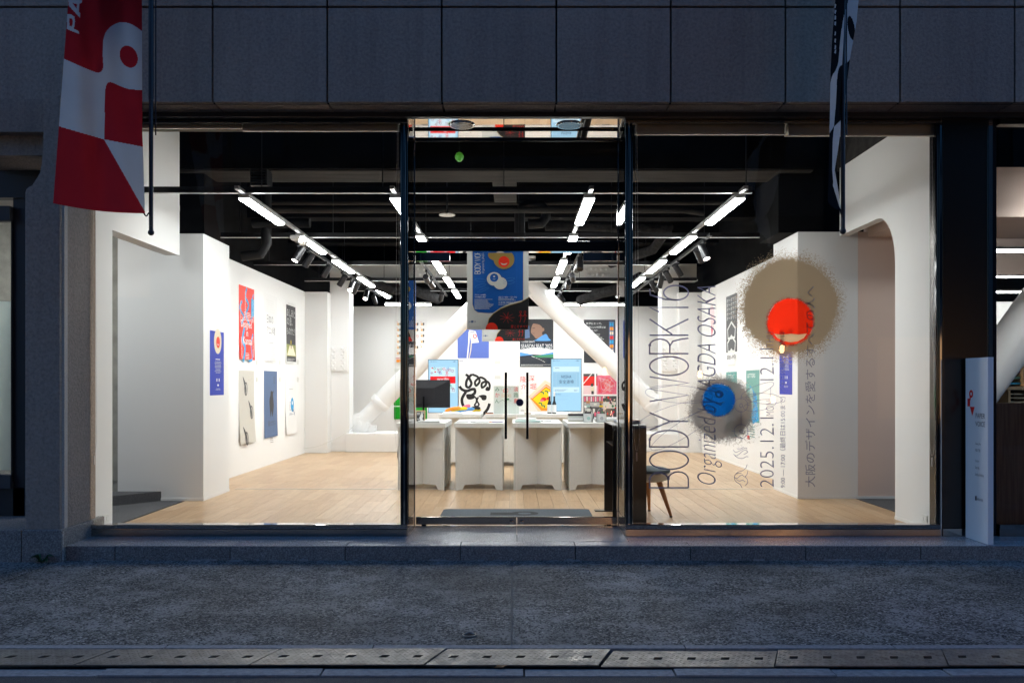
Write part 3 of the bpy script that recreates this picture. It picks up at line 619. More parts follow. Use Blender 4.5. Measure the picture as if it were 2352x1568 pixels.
blind('left blind cassette of the right window beside the door', X(1460, 7.52), X(1797, 7.52), 283, 313, X(1462, 7.45), Z(1035, 7.45))
blind('right blind cassette of the right window beside the steel pier', X(1806, 7.52), X(2146, 7.52), 283, 316, X(2139, 7.45), Z(1047, 7.45))

# ================================================================== INTERIOR SETTING
XLW, XRW = -3.552, 3.574
YB = 19.5; ZT = 3.05                                   # back wall, top of the white partitions
# oak floor, laid in depth
fl = struct(bx('shop_floor', 'wood_panel', XLW - .02, 3.78, 7.47, YB, -.05, FZ - .014)); bx('floor_margin', 'wood_panel', -3.86, XLW - .021, 10.47, YB, -.05, FZ - .014, fl)
PWD = .1525; cols = int(7.36 / PWD) + 1; ps = []
for c_ in range(-2, cols):
    x = XLW + c_ * PWD; ys_ = 7.475 if c_ >= 0 else 10.475; y = ys_ - random.uniform(0, .85)
    while y < YB - .02:
        L = random.choice((.9, .9, .75, .6)); a, b = max(y, ys_), min(y + L, YB - .02)
        if b - a > .08 and x + PWD < 3.79: ps.append((a, b, x))
        y += L
ps.sort(); cache = {}
far = BM()
for k, (a, b, x) in enumerate(ps):
    if k < 290:
        key = round(b - a, 3)
        if key not in cache:
            bm = BM(); box(bm, .0014, PWD - .0014, .0014, b - a - .0014, -.012, 0); me = bpy.data.meshes.new('plank'); bmesh.ops.recalc_face_normals(bm, faces=bm.faces); bm.to_mesh(me); bm.free(); me.materials.append(M['oak']); cache[key] = me
        o = bpy.data.objects.new('plank', cache[key]); link(o, fl); o.location = Vector((x, a, FZ)) - fl.location
    else: box(far, x + .0014, x + PWD - .0014, a + .0014, b - .0014, FZ - .012, FZ)
# the far planks keep a tone of their own
m = mat('oak_far', (.53, .39, .26), .33, spec=.45); n, l, p = nodes(m); g = n.new('ShaderNodeNewGeometry')
l.new(ramp(n, l, g.outputs['Random Per Island'], [(0, (.43, .265, .135)), (.5, (.48, .312, .172)), (1, (.54, .37, .22))]), p.inputs['Base Color'])
o = obj('far_planks', far, 'oak_far', fl); o.location = -fl.location; o['kind'] = 'stuff'
bx('floor_trim', 'rail_lip', -3.35, 3.1, YF(1122.5) - .012, YF(1122.5) + .012, FZ, FZ + .004, fl)
struct(bx('annex_floor', 'hall_carpet', 3.79, 13, 7.47, 20, 0, FZ - .001))
def swall(name, m, x0, x1, y0, y1, z0, z1, skirt=None):
    o = struct(bx(name, m, x0, x1, y0, y1, z0, z1))
    if skirt == 'f': bx('skirting', 'skirting', x0, x1, y0 - .006, y0, z0 + .001, z0 + .03, o)
    if skirt == 'l': bx('skirting', 'skirting', x0 - .006, x0, y0, y1, z0 + .001, z0 + .03, o)
    if skirt == 'r': bx('skirting', 'skirting', x1, x1 + .006, y0, y1, z0 + .001, z0 + .03, o)
    return o
# left side wall with the opening to the hall
zo = Z(528, 7.85 * 1.0); yo = 3.552 * F / (VX - 258)
w0 = swall('left_front_wall', 'white_wall', XLW - .15, XLW, 7.47, yo, FZ, 4.5, 'r')
struct(bx('left_over_wall', 'white_wall', XLW - .15, XLW, yo + .0005, 9.44, Z(528, yo), 4.5))
swall('left_block', 'white_wall', -4.28, -3.355, 9.6, 10.47, FZ, 3.0); bx('skirting', 'skirting', -4.28, -3.35, 9.594, 9.6, FZ + .001, FZ + .03, bpy.data.objects['left_block']); bx('skirting', 'skirting', -3.355, -3.349, 9.6, 10.47, FZ + .001, FZ + .03, bpy.data.objects['left_block'])
swall('left_poster_wall', 'white_wall', -3.95, -3.81, 10.48, 16.2, FZ, ZT, 'r')
yc = 16.2
swall('left_column_casing', 'white_wall', X(693, yc) - .12, X(752, yc), yc, 16.9, FZ, ZT, 'f')
swall('left_room_wall', 'black_ceiling', -5.6, -3.96, 10.5, 20, FZ, 4.5)
swall('back_wall', 'white_wall', -3.6, 3.75, YB, YB + .15, FZ, ZT + .02)
struct(bx('back_upper_wall', 'black_ceiling', -5, 5, 21, 21.1, FZ, 4.55))
# right side wall with the round-cornered opening
ya, yb_ = 3.574 * F / (2056 - VX), 3.574 * F / (1938 - VX); za = 3.0; rr = .42
prof = [(7.47, FZ), (ya, FZ), (ya, za - .5)] + [(ya + rr - rr * math.cos(R(t)), za - .5 + .5 * math.sin(R(t))) for t in range(10, 91, 10)] + [(yb_ + .12, za), (yb_ + .12, 3.74), (7.47, 3.74)]
bm = BM(); prism(bm, prof, XRW, XRW + .1, 'x'); rw = struct(obj('right_front_wall', bm, 'white_wall'))
bx('skirting', 'skirting', XRW - .006, XRW, 7.47, ya, FZ + .001, FZ + .03, rw)
struct(bx('right_bulkhead', 'grey_beam', XRW - .02, XRW + .14, 7.5, yb_ + .3, 3.742, 4.5))
swall('right_block', 'white_wall', 3.127, 3.79, 9.78, 10.69, FZ, 3.05, 'f'); bx('skirting', 'skirting', 3.121, 3.127, 9.774, 10.69, FZ + .001, FZ + .03, bpy.data.objects['right_block'])
swall('alcove_wall', 'beige_wall', 3.791, 4.7, 9.78, 9.95, FZ, 3.05, 'f')
swall('right_poster_wall', 'white_wall', 3.44, 3.58, 10.70, 16.25, FZ, ZT, 'l')
swall('right_column_casing', 'white_wall', X(1560, 16.3), 3.5, 16.3, 16.95, FZ, ZT, 'f')
struct(bx('right_room_wall', 'black_ceiling', 3.6, 4.9, 10.8, 20, FZ, 4.5))
# beams
cb = struct(bx('ceiling_beam', 'grey_beam', -4.4, 3.3, 9.78, 10.33, 3.72, 4.55)); struct(bx('ceiling_beam', 'black_ceiling', -4.4, 3.3, 9.73, 9.779, 3.735, 4.55))
struct(bx('cross_beam', 'grey_beam', X(1131, 10.4), X(1187, 10.4), 10.331, 11.5, 3.721, 4.5)); struct(bx('column_stub', 'black_ceiling', 2.95, 3.45, 9.9, 10.65, 3.06, 4.5)); struct(bx('column_stub', 'black_ceiling', -4.3, -3.45, 9.9, 10.45, 3.01, 4.5))
for y_ in (13.2, 15.6): struct(bx('rear_beam', 'black_ceiling', -5, 5, y_, y_ + .35, 3.85, 4.5))
# steel girder, columns and braces
gd = thing('steel_girder', 'white painted steel girder with bolt plates above the braces', 'girder', (0, 16.8, 3.36))
bx('web', 'off_white', X(757, 16.8), X(1600, 16.8), 16.8, 16.84, Z(642, 16.8), Z(606, 16.8), gd); bx('flange', 'off_white', X(757, 16.8), X(1600, 16.8), 16.7, 17.0, Z(645, 16.7), Z(642.2, 16.7), gd)
for cxv in (1369, 985):
    for k in range(10):
        bm = BM(); lathe(bm, [(.03, 0), (.03, .025), (.018, .04)], seg=10); b_ = obj('bolt', bm, 'white_steel', gd, smooth=True); b_.rotation_euler = (R(90), 0, 0); b_.location = Vector((X(cxv - 24 + (k % 5) * 12 + (k // 5) * 4, 16.8), 16.8, Z(618 + (k // 5) * 12, 16.8))) - gd.location
struct(bx('rear_soffit', 'black_ceiling', -5, 5, 17.05, 21, 3.62, 3.68))
for s, (xa, xb) in ((-1, (757, 802)), (1, (1520, 1560))):
    cl = thing('steel_column', 'white steel column with bolted splice plate left of the braces' if s < 0 else 'white steel column with bolted splice plate right of the braces', 'column', (X((xa + xb) / 2, 16.6), 16.6, FZ))
    bx('shaft', 'white_steel', X(xa, 16.5), X(xb, 16.5), 16.53, 16.93, FZ, Z(612, 16.5), cl, .01); bx('splice_plate', 'white_steel', X(xa, 16.5) - .005, X(xb - 4, 16.5), 16.49, 16.529, Z(852, 16.47), Z(795, 16.47), cl, .004)
    for z_ in (1015, 975): bx('band', 'white_steel', X(xa, 16.5) - .004, X(xb, 16.5) + .004, 16.52, 16.529, Z(z_ + 1, 16.5), Z(z_ - 1, 16.5), cl)
    for q in range(2):
        for k in range(8):
            bm = BM(); lathe(bm, [(.022, 0), (.022, .02), (.012, .03)], seg=10); b_ = obj('bolt', bm, 'white_steel', cl, smooth=True); b_.rotation_euler = (R(90), 0, 0)
            b_.location = Vector((X(xa + 6 + q * 22 + (k % 2) * 5, 16.47), 16.49, Z(800 + k * 6.6, 16.47))) - cl.location
yp = 17.0
def brace(label, foot, top, s):
    t = thing('pipe_brace', label, 'brace', (X(foot[0], yp), yp, Z(foot[1], yp))); L0 = t.location
    A = Vector((X(foot[0], yp), yp, Z(foot[1], yp))) - L0; B = Vector((X(top[0], yp), yp, Z(top[1], yp))) - L0; d = (B - A).normalized()
    bm = BM(); tube(bm, [A + d * .62, B], .185, 28); obj('pipe', bm, 'white_steel', t, smooth=True)
    bm = BM(); tube(bm, [A + d * .5, A + d * .56, A + d * .6, A + d * .62], .2, 28, radii=[.19, .2, .2, .186]); obj('collar', bm, 'white_steel', t, smooth=True)
    bm = BM(); tube(bm, [A - Vector((0, .12, 0)), A + Vector((0, .12, 0))], .2, 28); tube(bm, [A + d * .1, A + d * .5], .15, 20); obj('knuckle', bm, 'white_steel', t, smooth=True)
    for q, r_ in ((.13, .13), (.145, .06)):
        bm = BM(); tube(bm, [A - Vector((0, q + .008, 0)), A - Vector((0, .1, 0))], r_, 24); obj('pin_cap', bm, 'white_steel', t, bevel=.006, smooth=True)
    bm = BM(); box(bm, -.1, .32 if s > 0 else .3, -.06, .06, -.36, -.04); o = obj('gusset', bm, 'white_steel', t)
    return t
brace('thick white pipe brace rising from the left pedestal towards the middle', (826, 972), (1165, 632), 1)
brace('thick white pipe brace rising from the right pedestal towards the middle', (1546, 972), (1196, 632), -1)
ap = thing('brace_joint', 'white steel joint block where the two pipe braces meet', 'joint', (X(1180, yp), yp, Z(640, yp)))
bx('block', 'white_steel', X(1128, yp), X(1220, yp), yp - .15, yp + .15, Z(680, yp), Z(596, yp), ap, .02); bx('cap_plate', 'white_steel', X(1118, yp), X(1230, yp), yp - .16, yp + .16, Z(595.5, yp), Z(590, yp), ap)
for s, (xa, xb, lab) in enumerate(((795, 930, 'white plinth box under the foot of the left brace'), (1440, 1572, 'white plinth box under the foot of the right brace'))):
    tag(bx('brace_pedestal', 'white_wall', X(xa, 16.5), X(xb, 16.5), 16.45, 17.4, FZ, Z(995, 16.5), None, .008), lab, 'plinth')

# ================================================================== CEILING SERVICES
ZR = 3.19
def rail(y, xa, xb, zz, k):
    t = thing('ceiling_rail', ['black hanging rail just behind the glass', 'black hanging rail above the white corner blocks', 'black hanging rail where the spot tracks run mid-room', 'black hanging rail near the rear beam', 'black hanging rail close to the braces'][k], 'rail', ((xa + xb) / 2, y, zz))
    bx('channel', 'black_metal', xa, xb, y - .02, y + .02, zz, zz + .055, t); bx('lip', 'rail_lip', xa, xb, y - .021, y + .021, zz - .006, zz - .0005, t)
    x = xa + .25
    while x < xb:
        bx('hanger_rod', 'black_metal', x - .004, x + .004, y - .004, y + .004, zz + .055, 4.55, t); x += 1.15
for k, (v, a, b) in enumerate(((443, 262, 1727), (545, 505, 1800), (608, 580, 1560), (645, 700, 1600), (668, 757, 1560))):
    y = (ZR - EYE) * F / (VY - v); rail(y, X(a, y), X(b, y), ZR, k)
TX = [(-2.56, 'outer left'), (-1.125, 'inner left'), (.72, 'inner right'), (2.145, 'outer right')]; zl = 3.118
ORD = ['first', 'second', 'third', 'fourth', 'fifth', 'sixth', 'seventh', 'eighth']; CNT = {}
fy = [8.42, 10.62, 12.72, 14.76, 16.8]
for ti, (tx, nm) in enumerate(TX):
    tr = thing('light_track', f'grey {nm} ceiling track carrying the white batten lights', 'track', (tx, 8.2, zl + .06)); bx('channel', 'track_grey', tx - .02, tx + .02, 8.2, 18.6, zl + .058, zl + .09, tr)
    for k, y in enumerate(fy):
        t = thing('batten_light', f'lit white batten light on the {nm} track, {ORD[k]} from the glass', 'light', (tx, y, zl), f'batten lights on the {nm} track')
        bm = BM(); box(bm, -.05, .05, 0, 1.32, .02, .057); obj('body', bm, 'led_body', t)
        bm = BM(); prism(bm, [(-.046, .0195), (-.044, .006), (-.034, 0), (.034, 0), (.044, .006), (.046, .0195)], .004, 1.316, 'y'); obj('diffuser', bm, 'led', t)
# rear battens seen end to end along the back wall
for k, (xa, xb) in enumerate(((885, 990), (1265, 1420), (1075, 1200))):
    y = 18.4; t = thing('batten_light', 'lit white batten light hung crosswise ' + ('beside the left brace', 'beside the right brace', 'behind the hanging blue poster')[k], 'light', (X((xa + xb) / 2, y), y, 3.0), 'crosswise batten lights at the back')
    L = (X(xb, y) - X(xa, y)) / 2; bm = BM(); box(bm, -L, L, -.05, .05, .02, .06); obj('body', bm, 'led_body', t); bm = BM(); box(bm, -L + .004, L - .004, -.045, .045, 0, .0195); obj('diffuser', bm, 'led', t)
# spotlights
def spot(tx, y, aim, nm, lit=True):
    CNT[nm] = CNT.get(nm, -1) + 1; t = thing('spotlight', f'black cylinder spotlight on the {nm} spot track, {ORD[CNT[nm]]} from the glass', 'spotlight', (tx, y, zl + .06), f'spotlights on the {nm} spot track')
    bm = BM(); box(bm, -.017, .017, -.05, .05, -.035, -.002); obj('adapter', bm, 'black_metal', t)
    bm = BM(); tube(bm, [(0, 0, -.036), (0, 0, -.11)], .009, 8); obj('arm', bm, 'black_metal', t)
    d = (Vector(aim) - Vector((tx, y, zl - .08))).normalized(); c = Vector((0, 0, -.14))
    bm = BM(); tube(bm, [c - d * .1, c + d * .09, c + d * .1], .047, 18, radii=[.045, .047, .047]); hd_ = obj('head', bm, 'black_metal', t, smooth=True)
    bm = BM(); tube(bm, [c + d * .1001, c + d * .1025], .038, 18); obj('lens', bm, 'spot_glow' if lit else 'black_gloss', hd_)
    if lit:
        la = bpy.data.lights.new('spot_beam', 'SPOT'); la.energy = 22 if abs(tx) > 2 else 8; la.spot_size = R(52); la.spot_blend = .8; la.color = (1, .97, .94); la.shadow_soft_size = .04
        lo = bpy.data.objects.new('spot_beam', la); link(lo, t); lo.location = c + d * .115; lo.rotation_euler = d.to_track_quat('-Z', 'Y').to_euler()
ST = [(-2.76, 'outer left', 10.9), (-1.385, 'inner left', 13.0), (.92, 'inner right', 12.0), (2.40, 'outer right', 10.8)]
for tx, nm, y0 in ST:
    t = thing('spot_track', f'black {nm} ceiling track carrying cylinder spotlights', 'track', (tx, y0, zl + .06)); bx('channel', 'black_metal', tx - .017, tx + .017, y0, 18.4, zl + .06, zl + .095, t)
for y, aim, lit in ((11.4, (-3.6, 10.9, 1.4), 1), (11.95, (-3.81, 12.4, 1.6), 1), (13.1, (-3.81, 13.6, 1.5), 1), (14.3, (-3.81, 14.8, 1.6), 1), (15.1, (-3.0, 13.5, 1.0), 1), (15.5, (-3.81, 16.4, 1.4), 0), (16.6, (-2.9, 15.0, .8), 1), (17.6, (-2.4, YB, 1.4), 0)): spot(-2.76, y, aim, 'outer left', lit)
for y, aim, lit in ((11.2, (3.1, 10.3, .7), 1), (11.5, (3.44, 12.6, 1.5), 1), (13.0, (3.44, 13.7, 1.6), 1), (13.8, (3.44, 14.8, 1.5), 1), (14.5, (2.0, 15.5, 1.0), 0), (15.2, (3.44, 16.0, 1.4), 0)): spot(2.40, y, aim, 'outer right', lit)
for y, aim, lit in ((14.1, (-1.0, YB, 1.5), 1), (14.9, (-.3, YB, 1.4), 1), (17.0, (-2.0, YB, 1.4), 1)): spot(-1.385, y, aim, 'inner left', lit)
for y, aim, lit in ((12.3, (.7, 11.0, .9), 0), (12.7, (.3, YB, 1.3), 1), (13.9, (1.8, YB, 1.5), 1), (15.0, (.7, YB, 1.4), 1), (17.2, (2.2, YB, 1.4), 1)): spot(.92, y, aim, 'inner right', lit)
# pipes, smoke detectors, air unit
def pipe(name, label, pts, r, m): bm = BM(); tube(bm, pts, r, 12); tag(obj(name, bm, m, smooth=True), label, 'pipe')
pipe('ceiling_pipe', 'upper thin grey pipe crossing the dark ceiling', [(-3.4, 12.3, 3.88), (2.9, 12.3, 3.88)], .03, 'grey_beam'); pipe('ceiling_pipe', 'lower grey pipe crossing the dark ceiling', [(-3.4, 12.0, 3.72), (2.3, 12.0, 3.72), (2.6, 12.2, 3.72)], .042, 'grey_beam')
pipe('wrapped_duct', 'wrapped dark pipe with loose insulation running to the right', [(.45, 12.6, 3.62), (1.5, 12.6, 3.6), (2.2, 12.6, 3.58), (2.1, 13.4, 3.4), (1.6, 14.6, 3.35)], .075, 'pipe_wrap')
pipe('bent_pipe', 'black pipe looping down in a U bend above the doors', [(.08, 12.2, 3.2), (.08, 12.2, 3.72), (.12, 12.2, 3.8), (.2, 12.2, 3.84), (.38, 12.2, 3.83), (.44, 12.2, 3.75), (.44, 12.2, 3.66), (.38, 12.2, 3.58), (.2, 12.2, 3.57)], .07, 'pipe_black')
pipe('left_drain_pipe', 'black elbow pipe coming down by the left wall', [(-3.2, 10.9, 3.35), (-2.6, 10.9, 3.35), (-2.5, 10.9, 3.35)], .06, 'pipe_black'); pipe('left_drop_pipe', 'black drop pipe with bend beside the left corner block', [(-3.05, 10.95, 3.85), (-3.05, 10.95, 3.1), (-3.12, 10.95, 2.98), (-3.35, 10.95, 2.95)], .065, 'pipe_black')
pipe('flexible_duct', 'dark wrinkled flexible duct dipping near the rear on the left', [(-2.9, 16.0, 3.3), (-2.3, 16.4, 3.12), (-1.9, 16.9, 3.15), (-1.5, 17.6, 3.05)], .1, 'pipe_wrap')
pipe('flexible_duct', 'dark wrinkled flexible duct dipping near the rear on the right', [(2.3, 16.0, 3.3), (1.95, 16.4, 3.12), (1.65, 16.9, 3.1), (1.3, 17.4, 3.0)], .1, 'pipe_wrap')
au = thing('air_unit', 'black ceiling hung fan unit near the left end of the beam', 'air unit', (X(600, 9.6), 9.6, Z(431, 9.6)))
bx('case', 'black_metal', X(580, 9.6), X(619, 9.6), 9.5, 9.72, Z(431, 9.6), Z(392, 9.6), au, .008)
for k in range(6): bx('louvre', 'black_gloss', X(584, 9.6), X(616, 9.6), 9.487, 9.499, Z(428 - k * 6, 9.6), Z(426 - k * 6, 9.6), au)
for k, (u, v, lab) in enumerate(((679, 540, 'white smoke detector on the left rail, upper of the pair'), (685, 547, 'white smoke detector on the left rail, lower of the pair'))):
    y = 10.4 + k * .35; t = thing('smoke_detector', lab, 'detector', (-2.56 + .01 * k, y, 3.06)); bm = BM(); lathe(bm, [(.055, .05), (.06, .045), (.06, .02)], seg=20); obj('base', bm, 'white_steel', t, smooth=True); bm = BM(); lathe(bm, [(.03, -.005), (.048, .002), (.05, .019)], seg=20); obj('cap', bm, 'off_white', t, smooth=True)
t = thing('ceiling_sensor', 'white round sensor disc hanging from the dark ceiling', 'sensor', (X(1027, 11.6), 11.6, Z(495, 11.6))); bm = BM(); lathe(bm, [(.04, -.012), (.105, 0), (.105, .012), (.03, .03)], seg=24); obj('disc', bm, 'off_white', t, smooth=True); bm = BM(); tube(bm, [(0, 0, .03), (0, 0, .9)], .01, 8); obj('stem', bm, 'black_metal', t)

# ------------------------------------------------------------------ the next room (right) and the hall light
bx('counter_back', 'wood_panel', 4.03, 8.5, 7.56, 7.62, FZ + .001, Z(925, 7.56)); tag(bpy.data.objects['counter_back'], 'dark wood veneer counter back behind the next window', 'counter')
struct(bx('annex_back_wall', 'grey_wall', 4.9, 14, 17.6, 17.7, FZ, 3.0)); struct(bx('annex_bulkhead', 'beige_wall', 3.9, 14, 8.6, 9.9, Z(498, 8.6), Z(408, 8.6) + .1))
struct(bx('annex_ceiling_band', 'black_ceiling', 3.9, 14, 9.95, 10.2, 3.4, 4.5)); struct(bx('annex_beam', 'beige_wall', 4.9, 14, 13.2, 13.4, 3.0, 3.6))
bm = BM(); A = Vector((5.1, 9.9, FZ + .05)); B = Vector((8.4, 10.6, 3.4)); tube(bm, [Vector((X(2285, 10.2), 10.2, Z(850, 10.2))) + Vector((-.75, 0, -1.0)), Vector((X(2352, 10.2), 10.2, Z(735, 10.2))) + Vector((1.0, 0, 1.33))], .24, 28)
tag(obj('pipe_brace', bm, 'white_steel', smooth=True), 'thick white pipe brace seen through the next window', 'brace')
sf = thing('paper_shelf', 'pale wooden paper shelf with dark slots in the next room', 'shelf', (6.6, 12.0, FZ))
for z_ in (865, 868 + 0): pass
bx('top_board', 'pale_wood', 6.2, 8.2, 11.7, 12.2, Z(895, 11.7), Z(888, 11.7), sf); bx('back_board', 'black_metal', 6.2, 8.2, 12.18, 12.2, FZ, Z(895, 11.7), sf); bx('upper_back', 'black_metal', 6.2, 8.2, 12.3, 12.32, Z(888, 11.7), Z(770, 11.7), sf)
for xx in (6.2, 6.52, 6.85, 7.2): bx('divider', 'pale_wood', xx, xx + .03, 11.71, 12.17, FZ, Z(896, 11.7), sf)
bx('upper_post', 'pale_wood', X(2340, 11.9), X(2346, 11.9), 11.8, 12.28, Z(887, 11.7), Z(770, 11.7), sf)
for k in range(7): bx('sheet_stack', ('ink_cyan', 'ink_teal', 'ink_violet', 'ink_lgrey', 'ink_teal', 'ink_violet', 'ink_lgrey')[k], 6.25, X(2339, 11.9), 11.85, 12.25, Z(882 - k * 13, 11.8), Z(879 - k * 13, 11.8), sf)
for k in range(5): bx('slot_tray', 'ink_cream', 6.56, 6.84, 11.75, 12.15, Z(906 + k * 9, 11.7), Z(904 + k * 9, 11.7), sf)
for k, (u, v, L) in enumerate(((2345, 578, 1.1), (2322, 637, 1.1), (2318, 672, 1.1), (2352, 450, 1))):  # last entry: extra batten added out of view to light the arch recess
    y = (3.118 - EYE) * F / (VY - v); t = thing('batten_light', f'lit white batten light in the next room (the first is added, unseen), {ORD[(k + 1) % 4]} from the glass', 'light', ((X(u, y), y, zl) if k < 3 else (5.75, 8.3, zl)), 'batten lights in the next room')
    bm = BM(); box(bm, -.7, .7, -.05, .05, .02, .06); obj('body', bm, 'led_body', t); bm = BM(); box(bm, -.69, .69, -.045, .045, 0, .0195); obj('diffuser', bm, 'led', t)
for hx_, lab_ in ((-4.75, 'unseen ceiling batten in the concrete hall, placed to light the left corner block'), (-6.4, 'added unseen batten in the concrete hall, further brightening the left corner block')):  # unseen battens set to light the left block; the second is extra
  t = thing('hall_light', lab_, 'light', (hx_, 8.3, 3.25)); bm = BM(); box(bm, -.6, .6, -.06, .06, .015, .05); obj('body', bm, 'led_body', t); bm = BM(); box(bm, -.58, .58, -.05, .05, 0, .0145); obj('diffuser', bm, 'led', t)

mat('green_glow', (.05, .3, .05), .4, emit=.1, ecol=(.15, .6, .05))  # glowing globe stands in for a green reflection in the glass
t = thing('green_reflection', 'small green glowing globe added in place of a green reflection in the glass above the doors', 'lamp', (X(1055, 9.3), 9.3, Z(361, 9.3)))
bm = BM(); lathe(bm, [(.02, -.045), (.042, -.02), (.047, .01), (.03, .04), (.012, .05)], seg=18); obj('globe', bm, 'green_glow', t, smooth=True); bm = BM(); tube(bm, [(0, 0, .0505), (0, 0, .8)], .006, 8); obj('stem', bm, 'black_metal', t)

# ================================================================== FURNITURE
ZTB = .912                                             # table top height
def table(label, xa, xb, y0, dep=1.15):
    wd = xb - xa; t = thing('display_table', label, 'table', ((xa + xb) / 2, y0, FZ), 'white board display tables')
    bm = BM(); box(bm, -wd / 2, wd / 2, 0, dep, ZTB - FZ - .056, ZTB - FZ); obj('top', bm, 'table_board', t, bevel=.003)
    h = ZTB - FZ - .057; a = wd / 2 - .02
    for s, y_a, y_b in ((-1, .03, .43), (1, .03, .43), (-1, .72, 1.12), (1, .72, 1.12)):
        p, q = Vector((-s * a, y_a, 0)), Vector((s * a, y_b, 0)); L = (q - p).length; d = (q - p).normalized(); nn = Vector((-d.y, d.x, 0)) * .012
        prof = [(0, 0), (.12 * L, 0), (.17 * L, .055), (.83 * L, .055), (.88 * L, 0), (L, 0), (L, h), (0, h)]
        bm = BM(); A = [bm.verts.new(p + d * u + Vector((0, 0, v + .001)) + nn) for u, v in prof]; B = [bm.verts.new(p + d * u + Vector((0, 0, v + .001)) - nn) for u, v in prof]
        bm.faces.new(A); bm.faces.new(B[::-1])
        for k in range(8): bm.faces.new((A[k], B[k], B[(k + 1) % 8], A[(k + 1) % 8]))
        obj('leg_panel', bm, 'table_board', t)
    return t
YT = YF(1126); YT2 = .472 * F / 71
table('white display table carrying the black monitor and framed photo', X(910, YT), X(1023, YT), YT); table('white display table with dark paper swatches, in front of the orange balloons', X(1043, YT), X(1158, YT), YT)
table('white display table with fanned brochures, second from the steel desk', X(1177, YT), X(1293, YT), YT); table('white display table holding two clear bottles, next to the steel desk', X(1304, YT), X(1420, YT), YT)
table('rear white display table with coloured balloon sticks on it', X(1007, YT2), X(1104, YT2), YT2); table('rear white display table with the mandarin box on it', X(1115, YT2), X(1217, YT2), YT2); table('rear white display table with two dark wine bottles on it', X(1219, YT2), X(1314, YT2), YT2)
# monitor, seen from behind
ym_ = 10.95; t = thing('monitor', 'black computer monitor seen from behind on the front table', 'monitor', (X(976, ym_), ym_, ZTB))
hw_ = .31; z0, z1 = Z(936, ym_) - ZTB, Z(872, ym_) - ZTB
bm = BM(); box(bm, -hw_, hw_, .0, .015, z0, z1); obj('panel', bm, 'black_metal', t, bevel=.004); bm = BM()
vs = [(-hw_ + .01, -.0005, z0 + .01), (hw_ - .01, -.0005, z0 + .01), (hw_ - .01, -.0005, z1 - .01), (-hw_ + .01, -.0005, z1 - .01), (-.16, -.04, z0 + .05), (.12, -.04, z0 + .05), (.12, -.04, z1 - .1), (-.16, -.04, z1 - .1)]; V_ = [bm.verts.new(q) for q in vs]
for f in ((0, 1, 5, 4), (1, 2, 6, 5), (2, 3, 7, 6), (3, 0, 4, 7), (4, 5, 6, 7), (3, 2, 1, 0)): bm.faces.new([V_[k] for k in f])
obj('back_shell', bm, 'ink_night', t); bm = BM(); box(bm, -.022, .0, -.075, -.042, .004, z0 + .14); obj('stand_neck', bm, 'black_gloss', t, bevel=.003); bm = BM(); box(bm, -.11, .1, -.12, .06, 0, .008); obj('stand_foot', bm, 'black_metal', t, bevel=.003)
# framed photo
def at(name, label, cat, px, y, z=ZTB, rot=0, group=None): return thing(name, label, cat, (X(px, y), y, z), group, R(rot))
yf = 10.75; t = at('photo_frame', 'small wooden photo frame leaning on the front table', 'photo frame', 965.5, yf); W2, H2 = .122, .145
for a, b, c_, d in ((-W2 / 2, -W2 / 2 + .014, 0, H2), (W2 / 2 - .014, W2 / 2, 0, H2), (-W2 / 2 + .0141, W2 / 2 - .0141, 0, .014), (-W2 / 2 + .0141, W2 / 2 - .0141, H2 - .014, H2)): bm = BM(); box(bm, a, b, -.008, .008, c_, d); obj('moulding', bm, 'pale_wood', t)
bm = BM(); box(bm, -W2 / 2 + .0142, W2 / 2 - .0142, -.002, .002, .0142, H2 - .0142); ph = obj('picture', bm, 'ink_dgrey', t); s = Sheet(ph, W2, z0=.0); 
hold = bpy.data.objects.new('photo_print', None); link(hold, t); s = Sheet(hold, W2); s.face('ink_white', [(.4, .75), (.52, .45), (.6, .3), (.75, .32), (.78, .6), (.7, .85), (.85, 1.05), (.5, 1.0)]); s.rect('ink_grey', .16, .2, .5, .45); s.rect('ink_lgrey', .55, .16, .85, .28); s.rect('ink_grey', .14, .8, .4, .92); s.done(); hold.matrix_local = Matrix(((1, 0, 0, -W2 / 2), (0, 0, -1, -.0032), (0, 1, 0, H2), (0, 0, 0, 1)))
# table-top papers: swatch cards and brochures
def card(name, label, cat, px, y, wd, dp, th, m, z=ZTB, rot=0, n_=1, group=None):
    t = thing(name, label, cat, (X(px, y), y, z + .0005), group, R(rot))
    for k in range(n_):
        bm = BM(); j = random.uniform(-.006, .006) if n_ > 1 else 0; box(bm, -wd / 2 + j, wd / 2 + j, -dp / 2 + j, dp / 2 + j, k * th, (k + 1) * th - .0003); obj('sheet', bm, m[k % len(m)], t)
    return t
card('brochure_stack', 'stack of white brochures before the framed photo', 'brochures', 985, YT + .12, .26, .19, .006, ['ink_lgrey', 'ink_white', 'ink_grey', 'ink_white'], n_=4, rot=3); card('brochure_stack', 'flat grey brochure pile beside the monitor stand', 'brochures', 952, YT + .1, .2, .17, .005, ['ink_white', 'ink_lgrey'], n_=3)
for px_, yy, wd, m_, lab in ((1066, .35, .115, 'ink_navy', 'dark blue swatch card on the table'), (1063, .16, .14, 'ink_white', 'white swatch leaflet in front of the dark blue card'), (1092, .25, .13, 'ink_grey', 'grey swatch card between the blue and orange cards'), (1108, .12, .16, 'ink_white', 'white swatch leaflet beside the grey card'), (1122, .28, .13, 'ink_orange', 'orange swatch card next to the plum card'), (1142, .22, .125, 'ink_violet', 'plum purple swatch card at the table corner')):
    card('swatch_card', lab, 'card', px_, YT + yy, wd, .1, .008, [m_, 'ink_white'], n_=2, rot=random.uniform(-4, 4))
